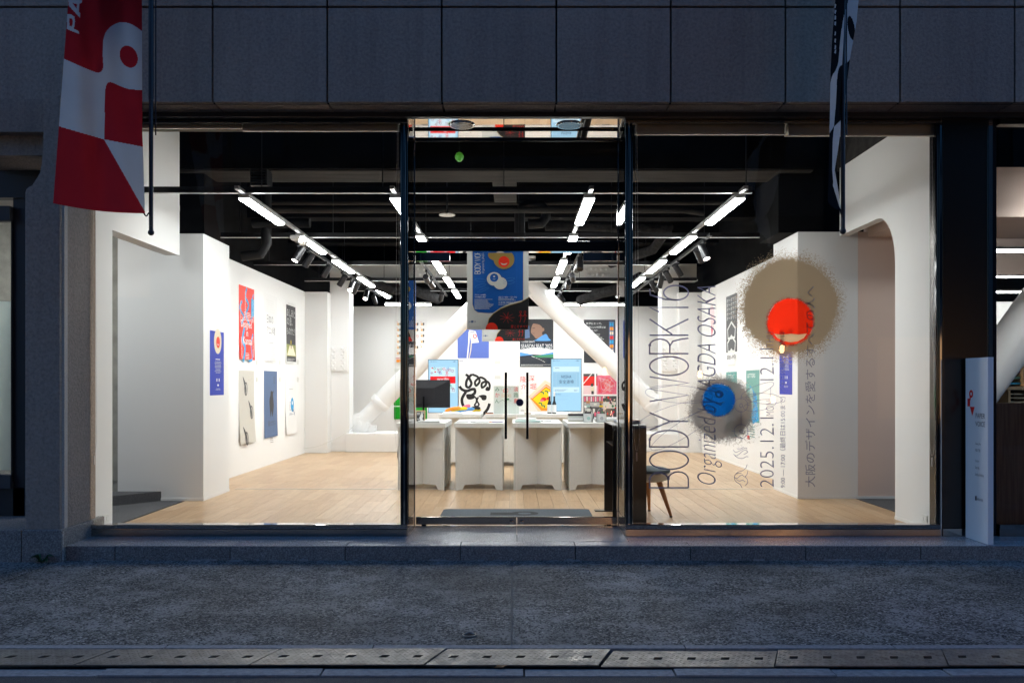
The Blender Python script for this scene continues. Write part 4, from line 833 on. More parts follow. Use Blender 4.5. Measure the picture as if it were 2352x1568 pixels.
card('brochure_stack', 'fanned pale blue brochures on the third front table', 'brochures', 1213, YT + .18, .3, .2, .004, ['ink_white', 'ink_mint', 'ink_lgrey', 'ink_white'], n_=6, rot=-5); card('brochure_stack', 'white booklet lying behind the fanned brochures', 'brochures', 1208, YT + .55, .25, .2, .012, ['ink_white', 'ink_lgrey'], n_=3); card('booklet', 'small curled white booklet right of the fanned brochures', 'booklet', 1252, YT + .35, .11, .13, .02, ['ink_white'], rot=20)
card('book_stack', 'black and grey books stacked on the table beside the clear bottles', 'books', 1330, YT + .45, .27, .22, .024, ['ink_sand', 'ink_white', 'ink_lgrey', 'ink_night'], n_=4); card('book_stack', 'low pile of white books behind the clear bottles', 'books', 1395, YT + .5, .3, .22, .016, ['ink_sand', 'ink_white', 'ink_white'], n_=3)
card('booklet', 'thin white booklet on the rear table before the balloons', 'booklet', 1040, YT2 + .12, .3, .15, .006, ['ink_white', 'ink_grey'], n_=2); card('booklet', 'orange striped booklet left of the mandarin box', 'booklet', 1124, YT2 + .2, .12, .12, .01, ['ink_orange', 'ink_dgrey'], n_=2); card('booklet', 'small booklet right of the mandarin box', 'booklet', 1213, YT2 + .2, .1, .12, .012, ['ink_brown', 'ink_white'], n_=2); card('booklet', 'grey leaflet left of the wine bottles', 'booklet', 1239, YT2 + .15, .15, .12, .004, ['ink_grey'])
# balloon sticks
for k, (x0, v0, x1, v1, m_, lab) in enumerate(((1022, 944, 1058, 936, 'ink_orange', 'orange'), (1036, 943, 1073, 938, 'ink_yellow', 'yellow'), (1052, 944, 1090, 939, 'ink_sky', 'blue'), (1060, 938, 1080, 932, 'ink_pink', 'pink'), (1082, 938, 1103, 938, 'ink_black', 'black'), (1085, 943, 1104, 942, 'ink_yellow', 'short amber'), (1050, 942, 1072, 941, 'ink_green', 'green'))):
    y = YT2 + .28 + .05 * k; A = Vector((X(x0, y), y, max(ZTB + .028, Z(v0, y)))); B = Vector((X(x1, y), y + .05, max(ZTB + .028, Z(v1, y)))); bm = BM(); N = 9
    pts = [A.lerp(B, q / N) + Vector((0, 0, .012 * math.sin(math.pi * q / N))) for q in range(N + 1)]; tube(bm, pts, .025, 12, radii=[.006 + .02 * min(1, 2.2 * math.sin(math.pi * (q + .25) / (N + .5))) for q in range(N + 1)])
    o = obj('balloon_stick', bm, m_, smooth=True); tag(o, f'{lab} glossy balloon stick in the pile on the rear table', 'balloon', 'balloon sticks on the rear table'); 
for nm in ('ink_orange', 'ink_yellow', 'ink_sky', 'ink_pink', 'ink_green', 'ink_violet'): M[nm].node_tree.nodes['Principled BSDF'].inputs['Roughness'].default_value = .25
# mandarin box
yb2 = YT2 + .2; xa, xb = X(1134, yb2), X(1192, yb2); hb = Z(886, yb2) - Z(949.5, yb2)
mb = bx('mandarin_box', 'ink_tableg', xa, xb, yb2, yb2 + .22, ZTB + .001, ZTB + hb, None, .002); tag(mb, 'pale grey gift box printed with green and red Japanese lettering', 'box')
bm = BM(); box(bm, -(xb - xa) / 2 - .003, (xb - xa) / 2 + .003, -.115, .115, hb, hb + .006); obj('lid_edge', bm, 'ink_white', mb)
hold = bpy.data.objects.new('box_print', None); link(hold, mb); Wb = xb - xa; s = Sheet(hold, Wb)
for c_, x_, y_, m_ in (('み', .04, .2, 'leaf'), ('か', .04, .43, 'red'), ('ん', .04, .66, 'leaf'), ('淡', .78, .2, 'red'), ('路', .78, .43, 'leaf'), ('島', .78, .66, 'red')): s.text('ink_' + m_, c_, x_, y_, .2)
s.line('ink_red', arc(.48, .17, .09, .09, 0, 340, 18), .015, True); s.text('ink_orange', "LET'S ALWAYS", .3, .36, .055, fit=.4); s.text('ink_orange', 'AWAJI ISLAND', .3, .43, .055, fit=.4); s.ell('ink_leaf', .52, .52, .1, .03); s.line('ink_leaf', [(.25, .6), (.35, .55), (.45, .6), (.55, .56), (.7, .58)], .012); s.ell('ink_red', .8, .62, .0, .0) if False else None
for k in range(8): s.ell('ink_red' if k % 2 else 'ink_leaf', .28 + .07 * k % .4 + .02, .1 + .07 * (k % 5), .012, .018)
s.done(); hold.matrix_local = Matrix(((1, 0, 0, -Wb / 2), (0, 0, -1, -.11), (0, 1, 0, hb), (0, 0, 0, 1)))
# bottles
def bottle(label, px, y, h, r, glass, cap, lab, name='bottle', shoulder=.62):
    t = at(name, label, 'bottle', px, y)
    bm = BM(); lathe(bm, [(r * .95, .001), (r, .006), (r, h * shoulder * .85), (r * .8, h * shoulder), (r * .38, h * (shoulder + .12)), (r * .36, h * .97), (r * .4, h)], seg=22); obj('glass_body', bm, glass, t, smooth=True)
    bm = BM(); lathe(bm, [(r * .44, h * .82), (r * .44, h * 1.03)], seg=18); obj('cap', bm, cap, t, smooth=True); bm = BM(); lathe(bm, [(r * 1.015, h * .06), (r * 1.015, h * .42)], seg=22); obj('label_band', bm, lab, t, smooth=True)
yw = YT2 + .3
bottle('dark wine bottle with white neck, left of the pair', 1262, yw, .33, .034, 'ink_black', 'ink_white', 'ink_paper', 'wine_bottle', .5); bottle('dark wine bottle with white neck, right of the pair', 1273, yw, .33, .034, 'ink_black', 'ink_white', 'ink_paper', 'wine_bottle', .5)
for px_, cp, lab in ((1351, 'ink_mint', 'clear spirit bottle with green collar and cork'), (1381, 'ink_yellow', 'clear spirit bottle with yellow collar and cork')):
    y = YT + .25; t = at('spirit_bottle', lab, 'bottle', px_, y); h, r = .23, .062
    bm = BM(); lathe(bm, [(r * .95, .001), (r, .008), (r, .105), (r * .9, .135), (r * .35, .17), (r * .33, h)], seg=24); obj('glass_body', bm, 'bottle_glass', t, smooth=True); bm = BM(); lathe(bm, [(r * .93, .004), (r * .93, .1)], seg=20); obj('back_label', bm, 'ink_white', t, smooth=True)
    bm = BM(); lathe(bm, [(r * .37, .185), (r * .37, .205)], seg=16); obj('collar', bm, cp, t); bm = BM(); lathe(bm, [(r * .34, h + .001), (r * .4, h + .008), (r * .4, h + .028)], seg=16); obj('cork', bm, 'wood_leg', t)
    bm = BM(); tube(bm, [(0, -r - .001, .055), (0, -r - .003, .055)], .036, 20); obj('front_label', bm, 'ink_paper', t, smooth=False); bm = BM(); tube(bm, [(0, -r - .0032, .05), (0, -r - .004, .05)], .022, 16); obj('label_picture', bm, 'ink_mint' if px_ < 1360 else 'ink_grey', t)
# portrait screens
def screen(label, x0, x1, v0, v1, draw):
    y = 15.2; W3 = X(x1, y) - X(x0, y); H3 = Z(v0, y) - Z(v1, y); t = thing('display_screen', label, 'screen', (X((x0 + x1) / 2, y), y, FZ))
    zb_ = Z(v1, y) - FZ; bm = BM(); box(bm, -W3 / 2, W3 / 2, 0, .04, zb_, zb_ + H3); obj('case', bm, 'black_metal', t, bevel=.004); bm = BM(); box(bm, -.04, .04, .045, .09, .02, zb_ + H3 * .6); obj('stand_pole', bm, 'black_metal', t); bm = BM(); box(bm, -.25, .25, -.2, .3, .001, .018); obj('stand_base', bm, 'black_metal', t)
    hold = bpy.data.objects.new('display_panel', None); link(hold, t); s = Sheet(hold, W3 - .02); draw(s, (H3 - .02) / (W3 - .02)); s.done(); hold.matrix_local = Matrix(((1, 0, 0, -W3 / 2 + .01), (0, 0, -1, -.0005), (0, 1, 0, zb_ + H3 - .01), (0, 0, 0, 1)))
def scr_head(s, h):
    s.rect('ink_scr_bg', 0, 0, 1, h); s.text('ink_scr_dark', 'BODY WORK 16', .06, .07, .04, fit=.22); s.text('ink_scr_dark', 'JAGDA', .83, .07, .04, fit=.11); s.line('ink_scr_dark', arc(.88, .055, .018, .018, 0, 340, 12), .006, True)
    s.text('ink_scr_dark', '・・　・・', .42, .16, .03, fit=.14); s.lines('ink_scr_mid', .44, .18, .12, 1, .02, .008)
def scrA(s, h):
    scr_head(s, h); s.rect('ink_scr_pale', .06, .25, .92, 1.12)
    for k in range(26):
        cx_, cy_, r_ = random.uniform(.11, .87), random.choice((random.uniform(.29, .52), random.uniform(.84, 1.07))), random.uniform(.03, .06); m_ = 'ink_scr_' + random.choice(('wine', 'green', 'blue', 'red', 'wine'))
        P_ = [(cx_ + r_ * (1 + .35 * math.cos(4 * a + k)) * math.cos(a) * .8, cy_ + r_ * (1 + .35 * math.cos(4 * a + k)) * math.sin(a) * .8) for a in (2 * math.pi * q / 28 for q in range(28))]; s.line(m_, P_, .011, True)
    s.ell('ink_scr_red', .23, .41, .03, .03); s.ell('ink_scr_red', .13, .28, .03, .025); s.rect('ink_scr_red', .06, .56, .92, .8); s.text('ink_scr_white', 'nocilis', .29, .7, .15, fit=.4); s.lines('ink_scr_mid', .1, 1.6, .25, 1, .05, .012)
def scrB(s, h):
    scr_head(s, h); s.rect('ink_scr_pale', .06, .25, .94, .43); s.rect('ink_scr_mid', .06, .43, .94, .94); s.rect('ink_scr_pale', .06, .94, .94, 1.12); s.text('ink_scr_dark', 'NISSHA', .12, .32, .06, fit=.15); s.text('ink_scr_dark', 'NISSHA', .32, .64, .14, fit=.35, shear=.15); s.text('ink_scr_dark', '安全道場', .25, .81, .13, fit=.5); s.text('ink_scr_blue', 'NISSHA', .44, .86, .03); s.line('ink_scr_pale', [(.16, .48), (.84, .48), (.84, .9), (.16, .9)], .004, True)
    s.lines('ink_scr_dark', .12, 1.02, .45, 3, .025, .008); s.lines('ink_scr_dark', .76, 1.03, .13, 3, .022, .007); s.lines('ink_scr_dark', .07, 1.18, .28, 1, .03, .012); s.lines('ink_scr_mid', .07, 1.22, .6, 2, .025, .008); s.lines('ink_scr_mid', .07, 1.33, .5, 2, .03, .008)
screen('upright blue screen showing colourful flower outlines behind the monitor', 983, 1053, 825, 948, scrA); screen('upright pale blue screen showing brush lettering behind the wine bottles', 1265, 1336, 823, 945, scrB)
# bent steel reception desk
yd0, yd1 = 8.08, 8.84; t = thing('steel_desk', 'dark brown steel reception desk of bent plate standing by the glass', 'desk', (1.06, yd0, FZ)); zd = EYE - .38; xd0, xd1 = .9, X(1485, yd0)
r_ = .045; prof = [(yd0, FZ + .002)] + [(yd0 + r_ - r_ * math.cos(R(a)), zd - r_ + r_ * math.sin(R(a))) for a in range(0, 91, 15)] + [(yd1 - r_ + r_ * math.sin(R(a)), zd - r_ + r_ * math.cos(R(a))) for a in range(0, 91, 15)] + [(yd1, FZ + .01)]
inn = [(yd1 - .006, FZ + .01), (yd1 - .006, zd - .04), (yd1 - .04, zd - .006), (yd0 + .04, zd - .006), (yd0 + .006, zd - .04), (yd0 + .006, FZ + .002)]
bm = BM(); prism(bm, prof + inn, xd0, xd1, 'x'); o = obj('bent_plate', bm, 'brown_steel', t, smooth=True); o.location = -t.location; bx('foot_plate', 'brown_steel', X(1366, yd1), xd1, yd1 - .05, yd1 + .06, FZ + .001, FZ + .009, t); bx('shelf', 'brown_steel', xd0 + .02, xd1 - .02, yd0 + .02, yd1 - .02, zd - .2, zd - .19, t)
card('leaflet_pile', 'grey-blue leaflets fanned on the steel desk top', 'leaflets', 1440, yd0 + .35, .2, .25, .005, ['ink_lgrey', 'ink_slate', 'ink_white'], z=zd, n_=5, rot=6); o = bx('desk_tray', 'wood_leg', X(1447, 8.4), X(1468, 8.4), 8.35, 8.5, zd + .001, zd + .035, None, .003); tag(o, 'small brown wooden tray on the steel desk', 'tray')
# chair
t = thing('chair', 'white shell chair with dark cushion and tapered wooden legs beside the desk', 'chair', (X(1485, 8.62), 8.62, FZ)); sz = .44
bm = BM(); lathe(bm, [(.16, sz - .115), (.2, sz - .1), (.215, sz - .06), (.235, sz - .035), (.235, sz - .03)], seg=28); obj('shell', bm, 'chair_shell', t, smooth=True); bm = BM(); lathe(bm, [(.19, sz - .029), (.228, sz - .02), (.225, sz), (.17, sz + .018), (.05, sz + .024)], seg=28); obj('cushion', bm, 'chair_cushion', t, smooth=True)
for a, (lx, ly) in enumerate(((.205, -.18), (-.2, -.18), (.06, .22), (-.2, .2))):
    bm = BM(); tube(bm, [(lx * .5, ly * .5, sz - .1), (lx, ly, .012)], .02, 10, radii=[.028, .014]); lg = obj('leg', bm, 'wood_leg', t, smooth=True); bm = BM(); tube(bm, [(lx, ly, .0005), (lx, ly, .0115)], .015, 10); obj('foot', bm, 'black_metal', lg)
# door mat
m0, m1 = YF(1187.5), YF(1170); t = thing('door_mat', 'dark grey door mat with black round logo inside the doors', 'mat', (X(1186, m0), m0, FZ)); L = X(1362, m0) - X(1186, m0)
pr_ = [(x_, y_) for cx_, cy_, a0 in ((L - .06, .06, -90), (L - .06, m1 - m0 - .06, 0), (-L + .06, m1 - m0 - .06, 90), (-L + .06, .06, 180)) for x_, y_ in arc(cx_, cy_, .06, .06, a0, a0 + 90, 5)]
bm = BM(); prism(bm, pr_, .001, .009, 'z'); obj('pile', bm, 'mat_fabric', t); bm = BM(); ribbon(bm, arc(.08, .2, .1, .1, 0, 345, 22), .07, .0095, True); vs = [bm.verts.new(q) for q in ((-.25, .08, .0096), (-.02, .08, .0096), (-.02, .26, .0096), (-.25, .26, .0096))]; bm.faces.new(vs); obj('logo', bm, 'mat_dark', t)
# wall sockets
for lab, xx, n_ in (('white wall socket low on the left side wall', XLW, 1), ('white wall socket low on the right side wall', XRW, -1)):
    y = 7.72; t = thing('wall_socket', lab, 'socket', (xx, y, FZ + .06)); bm = BM(); box(bm, 0, n_ * .008, -.055, .055, 0, .07); obj('plate', bm, 'off_white', t)
    for q in (-.025, .025): bm = BM(); box(bm, n_ * .0081, n_ * .011, q - .015, q + .015, .02, .05); obj('outlet', bm, 'white_steel', t)
bm = BM(); tube(bm, spline([(X(690, 16.1), 16.1, Z(1030, 16.1)), (X(730, 16.1), 16.1, Z(1024, 16.1)), (X(775, 16.3), 16.3, Z(1005, 16.3)), (X(805, 16.4), 16.4, Z(985, 16.4)), (X(825, 16.6), 16.6, Z(965, 16.6))], 5), .005, 6); tag(obj('power_cable', bm, 'ink_lgrey', smooth=True), 'thin white power cable sagging from the left wall to the brace', 'cable')

# ================================================================== POSTERS
GP = 'exhibition posters pinned inside the shop'
STROKES = {'B': [[(0, 0), (0, 1), (.5, 1)] + arc(.5, .76, .45, .24, 90, -90, 8) + [(0, .52)], [(0, .52), (.52, .52)] + arc(.52, .26, .48, .26, 90, -90, 8) + [(0, 0)]], 'O': [arc(.5, .5, .5, .5, 90, 450, 32)], 'D': [[(0, 0), (0, 1), (.4, 1)] + arc(.4, .5, .6, .5, 90, -90, 14) + [(0, 0)]],
           'Y': [[(0, 1), (.5, .47), (.5, 0)], [(.5, .47), (1, 1)]], 'W': [[(0, 1), (.25, 0), (.5, 1), (.75, 0), (1, 1)]], 'R': [[(0, 0), (0, 1), (.5, 1)] + arc(.5, .74, .45, .26, 90, -90, 8) + [(0, .48)], [(.5, .48), (.8, .4), (.93, .2), (1, 0)]],
           'K': [[(0, 0), (0, 1)], [(1, 1), (.05, .42)], [(.32, .58), (1, 0)]], '1': [[(0, .75), (.6, 1), (.6, 0)]], '6': [arc(.5, .32, .5, .32, 0, 360, 24), [(.0, .32), (.05, .6), (.35, .98), (.75, 1.0)]]}
BW = [('B', 0, 64.3), ('O', 73.9, 148.2), ('D', 164.3, 230.4), ('Y', 231.8, 301.8), ('W', 346.8, 445.8), ('O', 450.8, 526.8), ('R', 538.8, 600.8), ('K', 612.8, 677.8), ('1', 705.8, 736.8), ('6', 754, 812.8)]
def bodywork(s, m, x, y, length, cap, wd):             # reads upwards from (x, y), letters' feet at x
    for ch, a, b in BW:
        for st_ in STROKES[ch]: s.line(m, [(x - q * cap, y - (a + (b - a) * p_) / 812.8 * length) for p_, q in st_], wd)
speckle('spk_brown', (.33, .22, .06), .05, .125, 900, tr=0); speckle('spk_pale', (.62, .63, .6), .04, .1, 900, tr=0); speckle('spk_cream', (.72, .6, .42), .05, .12, 700, tr=0)
def disc(parent, name, m, x, y, z, r, k=28):
    bm = BM(); bm.faces.new([bm.verts.new((r * math.cos(2 * math.pi * q / k), r * math.sin(2 * math.pi * q / k), 0)) for q in range(k)]); o = obj(name, bm, m, parent); o.location = (x, y, z); return o
def body_poster(label, px0, px1, vbot, y):
    W4 = X(px1, y) - X(px0, y); H4 = W4 * 1.414
    def draw(s, h):
        bl = [(.09, 0), (.91, 0), (.91, .93), (.7, .98), (.55, 1.05), (.42, 1.14), (.3, 1.14), (.18, 1.13), (.12, 1.09), (.09, 1.0)]; s.face('ink_brown', [(x_ + (.004 if x_ > .5 else -.004), y_ + .004) for x_, y_ in bl]); s.face('ink_royal', bl)
        bodywork(s, 'ink_lgrey', .215, .505, .49, .09, .008); s.text('ink_lgrey', 'Organized by JAGDA OSAKA', .275, .505, .055, rot=90, shear=.2, thin=-.012, fit=.5)
        s.ell('ink_brown', .6, .27, .17, .16); s.ell('ink_brown', .47, .2, .13, .09); s.ell('ink_hotred', .6, .31, .09, .09); s.face('ink_sand', [(.54, .33), (.6, .345), (.66, .33), (.63, .36), (.6, .365), (.57, .36)])
        s.ell('ink_lgrey', .44, .59, .12, .11); s.ell('ink_lgrey', .54, .66, .11, .1); s.ell('ink_royal', .44, .57, .068, .068); s.ell('ink_lgrey', .44, .55, .016, .013); s.line('ink_lgrey', [(.42, .59), (.44, .597), (.46, .59)], .006)
        for cx_, cy_, q in ((.22, .61, -.1), (.22, .7, .2), (.26, .77, .35), (.68, .6, .2), (.68, .65, .1)): s.line('ink_sky', [(cx_ + .09 * math.cos(a) - q * .05 * math.sin(a), cy_ + .025 * math.sin(a) - q * .09 * math.cos(a)) for a in (2 * math.pi * k / 20 for k in range(20))], .0025, True)
        s.text('ink_white', 'デザインの本質、', .12, .86, .026); s.text('ink_white', 'その骨格と視点', .12, .895, .026); s.lines('ink_lgrey', .12, .92, .32, 11, .0155, .005); s.text('ink_white', '2025.12.1 MON － 12.11 THU', .51, .9, .036, fit=.3); s.lines('ink_lgrey', .51, .915, .28, 2, .02, .007, rag=.1); s.text('ink_white', '11.28 FRI OPENING PARTY', .51, .99, .04, fit=.34); s.lines('ink_lgrey', .51, 1.005, .25, 1, .02, .006)
        bk = [(.32, h - .002), (.36, 1.24), (.43, 1.16), (.55, 1.08), (.7, 1.02), (.88, .97), (.999, .9), (.999, h - .002)]; s.face('ink_brown', [(x_ - .008, y_ - .008 if k not in (0, 7) else y_) if x_ < .99 else (x_, y_ - (.012 if k == 6 else 0)) for k, (x_, y_) in enumerate(bk)]); s.face('ink_black', bk)
        s.face('ink_hotred', [(.33, h - .004)] + arc(.4, h - .004, .1, .11, 180, 360, 12)[::1] + [(.5, h - .004)])
        for k in range(9): a = 2 * math.pi * k / 9; s.line('ink_red', [(.65, 1.22), (.65 + .12 * math.cos(a), 1.22 + .09 * math.sin(a))], .003)
        for cx_ in (.87, .94): s.line('ink_red', arc(cx_, 1.13, .015, .018, 0, 330, 10), .004, True); s.line('ink_red', [(cx_, 1.15), (cx_ + .005, 1.24), (cx_ - .015, 1.3)], .006); s.line('ink_red', [(cx_ - .03, 1.2), (cx_, 1.165), (cx_ + .03, 1.2)], .005)
        s.text('ink_hotred', '愛こそすべて', .71, 1.385, .052, fit=.28); s.text('ink_slate', 'JAGDA', .025, 1.3, .045, fit=.12); s.ell('ink_slate', .083, 1.285, .02, .02); s.lines('ink_grey', .03, 1.36, .26, 4, .012, .004)
    ztop = Z(vbot, y) + H4; o = poster('hanging_poster', label, 'poster', (X(px0, y), y, ztop), (1, 0, 0), (0, -1, 0), W4, H4, 'ink_lgrey', draw, 'blue event posters hanging in the shop')
    bm = BM()
    for q in (.06, .94): tube(bm, [(W4 * q, 0, 0), (W4 * q, 0, 3.19 - ztop if 3.19 > ztop + .02 else .1)], .001, 5)
    bm.verts.ensure_lookup_table()
    for v in bm.verts: v.co = (v.co.x, v.co.z, 0.0 + v.co.y)
    obj('hanging_wire', bm, 'black_metal', o)
body_poster('blue event poster hanging just inside the doors', 1073, 1214, 757, 9.2); body_poster('blue event poster hanging lower, half hidden behind the first', 1107, 1206, 784, 13.0)
# ---- back wall
yk = YB - .012
def back(name, label, x0, x1, v0, v1, bgm, draw): return poster(name, label, 'poster', (X(x0, yk), yk, Z(v0, yk)), (1, 0, 0), (0, -1, 0), X(x1, yk) - X(x0, yk), Z(v0, yk) - Z(v1, yk), bgm, draw, GP)
def d_rice(s, h):
    for r_ in range(6):
        for c_ in range(5):
            x, y = .08 + c_ * .18, .1 + r_ * .175
            if r_ in (2, 3) and c_ in (2, 3): continue
            s.ell('ink_cream', x + .05, y + .05, .045, .05); s.ell('ink_orange', x + .045, y + .055, .02, .02); s.face('ink_dgrey', [(x + .07, y + .02), (x + .11, y), (x + .12, y + .06), (x + .09, y + .1)]); s.rect('ink_red', x, y - .02, x + .03, y - .008)
    s.text('ink_red', 'にぎり', .45, .56, .11, fit=.3); s.rect('ink_red', .06, 1.17, .94, 1.19); s.rect('ink_orange', .08, 1.22, .2, 1.3); s.rect('ink_cream', .25, 1.22, .4, 1.3)
back('wall_poster', 'white poster with rows of small rice balls, above the green poster', 905, 981, 733, 838, 'ink_paper', d_rice)
def d_green(s, h): s.rect('ink_green', 0, .45, 1, .97); s.rect('ink_white', 0, .97, 1, .995); s.rect('ink_green', 0, .995, 1, h - .01); s.lines('ink_grey', .3, .1, .6, 2, .05, .014)
back('wall_poster', 'green and white poster behind the monitor', 905, 981, 858, 963, 'ink_paper', d_green)
def d_lany(s, h):
    s.rect('ink_peri', 0, 0, 1, 1.2); s.line('ink_white', [(.37, .35), (.36, .7), (.33, 1.0), (.31, 1.2)], .04); s.line('ink_cream', [(.4, .4), (.45, .6), (.42, .95), (.37, 1.2)], .03); s.face('ink_white', [(.36, .3), (.58, .34), (.68, .7), (.44, .72)]); s.line('ink_red', arc(.55, .5, .05, .06, 0, 330, 10), .025, True); s.rect('ink_slate', .4, .36, .54, .38); s.lines('ink_peri', .5, .62, .14, 2, .04, .012)
    s.lines('ink_slate', .06, 1.28, .18, 1, .03, .014)
back('wall_poster', 'periwinkle blue poster of a white lanyard badge', 1051, 1123, 736, 840, 'ink_paper', d_lany)
def d_stad(s, h):
    s.rect('ink_stadium', 0, 0, 1, h); s.rect('ink_night', .0, .0, 1, .62); s.face('ink_slate', [(0, .15), (.28, .2), (.3, .55), (.0, .6)])
    s.face('ink_skin', spline([(.36, .2), (.42, .12), (.55, .1), (.68, .16), (.72, .28), (.66, .42), (.7, .52), (.5, .58), (.42, .5), (.38, .46), (.33, .38)], 4, True)); s.face('ink_night', spline([(.4, .12), (.55, .05), (.72, .1), (.8, .25), (.72, .4), (.68, .26), (.58, .16)], 4, True)); s.face('ink_sky', spline([(.5, .6), (.65, .5), (.78, .44), (.86, .56), (.9, .64), (.45, .64)], 4, True)); s.line('ink_night', [(.37, .27), (.45, .265)], .015); s.line('ink_night', [(.37, .42), (.44, .42)], .01); s.ell('ink_skin', .7, .31, .03, .05)
    s.face('ink_white', [(.0, .9), (.5, .84), (1, .9), (1, .98), (.62, 1.06), (.3, 1.04), (0, 1.0)]); s.face('ink_sky', [(0, .98), (.4, 1.06), (0, 1.1)]); s.face('ink_sky', [(1, .98), (.6, 1.06), (1, 1.1)]); s.face('ink_turf', [(.32, 1.1), (1, 1.04), (1, 1.15), (.6, 1.14)]); s.line('ink_lgrey', [(.35, 1.1), (.6, 1.2), (.75, 1.28)], .015)
    for k in range(7): s.lines('ink_dgrey', .02, 1.14 + k * .03, .95, 1, .03, .012)
    s.text('ink_white', 'YOMIURI GIANTS', .04, .7, .08, fit=.4); s.text('ink_white', 'SEASON SEAT 2025', .03, .86, .17, fit=.94); s.lines('ink_lgrey', .03, 1.35, .9, 2, .025, .012)
back('wall_poster', 'dark stadium poster with a man in profile and season seat lettering', 1194, 1271, 733, 842, 'ink_stadium', d_stad)
def d_uni(s, h):
    s.text('ink_white', '女子にとって、', .07, .15, .08); s.text('ink_white', '本当にいい大学とは', .07, .27, .08, fit=.62); s.text('ink_white', '何だろう？', .07, .38, .08); s.lines('ink_lgrey', .07, .46, .6, 12, .052, .016); s.rect('ink_slate', .8, .05, .97, 1.3)
    for k in range(8): s.rect(('ink_cyan', 'ink_orange', 'ink_cream', 'ink_red')[k % 4], .83, .1 + k * .14, .94, .2 + k * .14); s.line('ink_night', [(.885, .09 + k * .14), (.885, .21 + k * .14)], .012)
    s.text('ink_white', '女子大', .66, 1.22, .07); s.face('ink_cream', [(.7, 1.3), (.95, 1.27), (.95, 1.34), (.75, 1.36)])
back('wall_poster', 'black poster with white Japanese lettering and stained glass window', 1341, 1413, 734, 833, 'ink_night', d_uni)
def d_curl(s, h):
    L = lambda P_, w_=.085: s.line('ink_black', spline(P_, 6), w_)
    L([(0.02, .4), (.1, .5), (.25, .55), (.4, .5), (.5, .5), (.5, .62), (.38, .7), (.28, .72)], .09); L([(.22, .02), (.3, .1), (.24, .25), (.24, .4), (.33, .43), (.4, .3), (.33, .12), (.42, .02)], .08); L([(.42, .02), (.6, .1), (.66, .25), (.55, .38), (.52, .25), (.68, .12), (.85, .2), (.86, .35), (.74, .44), (.74, .3), (.9, .25), (.98, .35), (.96, .5), (.88, .5), (.93, .42)], .07); L([(.22, .58), (.1, .8), (.13, 1.0), (.24, 1.18)], .09); L([(.98, .95), (.9, 1.15), (.7, 1.36)], .09); s.face('ink_black', spline([(.24, .66), (.45, .66), (.52, .75), (.4, .82), (.27, .8)], 5, True)); s.face('ink_black', spline([(.62, .72), (.75, .67), (.88, .7), (.86, .83), (.75, .84), (.7, .76)], 5, True)); L([(.5, .74), (.56, .8), (.55, .92), (.5, 1.0), (.58, 1.04), (.64, .98), (.58, .86), (.62, .74)], .05); L([(.55, 1.15), (.62, 1.12), (.7, 1.16)], .05)
back('wall_poster', 'white poster with a bold black line drawing of a curly face', 1054, 1126, 858, 960, 'ink_paper', d_curl)
def d_fish(s, h):
    s.text('ink_red', '深', .3, .22, .2); s.text('ink_red', '堀', .34, .48, .22); s.text('ink_red', '隆', .03, .25, .2); s.text('ink_red', '介', .06, .47, .17); s.line('ink_pale', [(.0, .1), (.52, .02), (.6, .5), (.08, .62)], .006, True)
    s.face('ink_cream', [(.3, .72), (.82, .2), (.99, .3), (.99, 1.18), (.6, 1.18)]); s.face('ink_orange', [(.36, .78), (.86, .33), (.985, .42), (.985, 1.16), (.7, 1.16)]); s.face('ink_yellow', [(.44, .8), (.85, .45), (.97, .52), (.97, 1.08), (.74, 1.08)]); s.line('ink_pale', [(.4, .77), (.85, .38), (.97, .46)], .02)
    s.ell('ink_red', .78, .8, .09, .06); s.ell('ink_red', .92, .78, .05, .05); s.ell('ink_pink', .72, .84, .06, .04)
    for x, y in ((.72, .58), (.85, .55), (.75, 1.0), (.66, .92)): s.ell('ink_leaf', x, y, .05, .02); s.ell('ink_leaf', x + .05, y + .03, .02, .04)
    s.text('ink_dgrey', '2025', .06, 1.17, .05)
back('wall_poster', 'white poster with red characters and a tilted yellow goldfish tray', 1192, 1265, 858, 946, 'ink_paper', d_fish)
def d_pink(s, h):
    s.rect('ink_red', .0, .0, .42, .36); s.rect('ink_dgrey', 0, 0, .42, .08); s.rect('ink_pale', 0, .36, .42, .62); s.rect('ink_pink', .42, .05, 1, .62); s.line('ink_white', [(.0, .3), (.25, .0)], .025); s.line('ink_white', [(.36, 0), (.36, .62)], .05)
    for k in range(26): s.line('ink_pale' if k % 2 else 'ink_hotred', spline([(random.uniform(.45, .95), random.uniform(.1, .58)) for _ in range(3)], 4), .009)
    s.ell('ink_night', .26, .34, .04, .05); s.face('ink_cream', [(.22, .38), (.31, .38), (.33, .52), (.21, .52)]); s.rect('ink_night', .24, .52, .31, .62); s.rect('ink_white', 0, .62, 1, .67); s.rect('ink_dgrey', 0, .67, 1, h - .005); s.rect('ink_grey', .02, .86, .5, 1.0); s.rect('ink_lgrey', .55, .85, .98, 1.05)
    for k in range(9): s.rect('ink_pale' if k % 2 else 'ink_pink', .02 + k * .065, .69, .065 + k * .065, .84)
    for k in range(40): s.ell('ink_' + random.choice(('pink', 'cream', 'pale', 'night', 'leaf', 'red')), random.uniform(.55, .97), random.uniform(.7, 1.28), random.uniform(.012, .035), random.uniform(.02, .045), 8)
    for k in range(14): s.rect('ink_' + random.choice(('lgrey', 'white', 'night', 'pink')), *(lambda a, b: (a, b, a + random.uniform(.03, .09), b + random.uniform(.05, .12)))(random.uniform(.02, .42), random.uniform(.88, 1.2)))
back('wall_poster', 'pink photo collage poster at the foot of the right brace', 1340, 1416, 858, 962, 'ink_paper', d_pink)
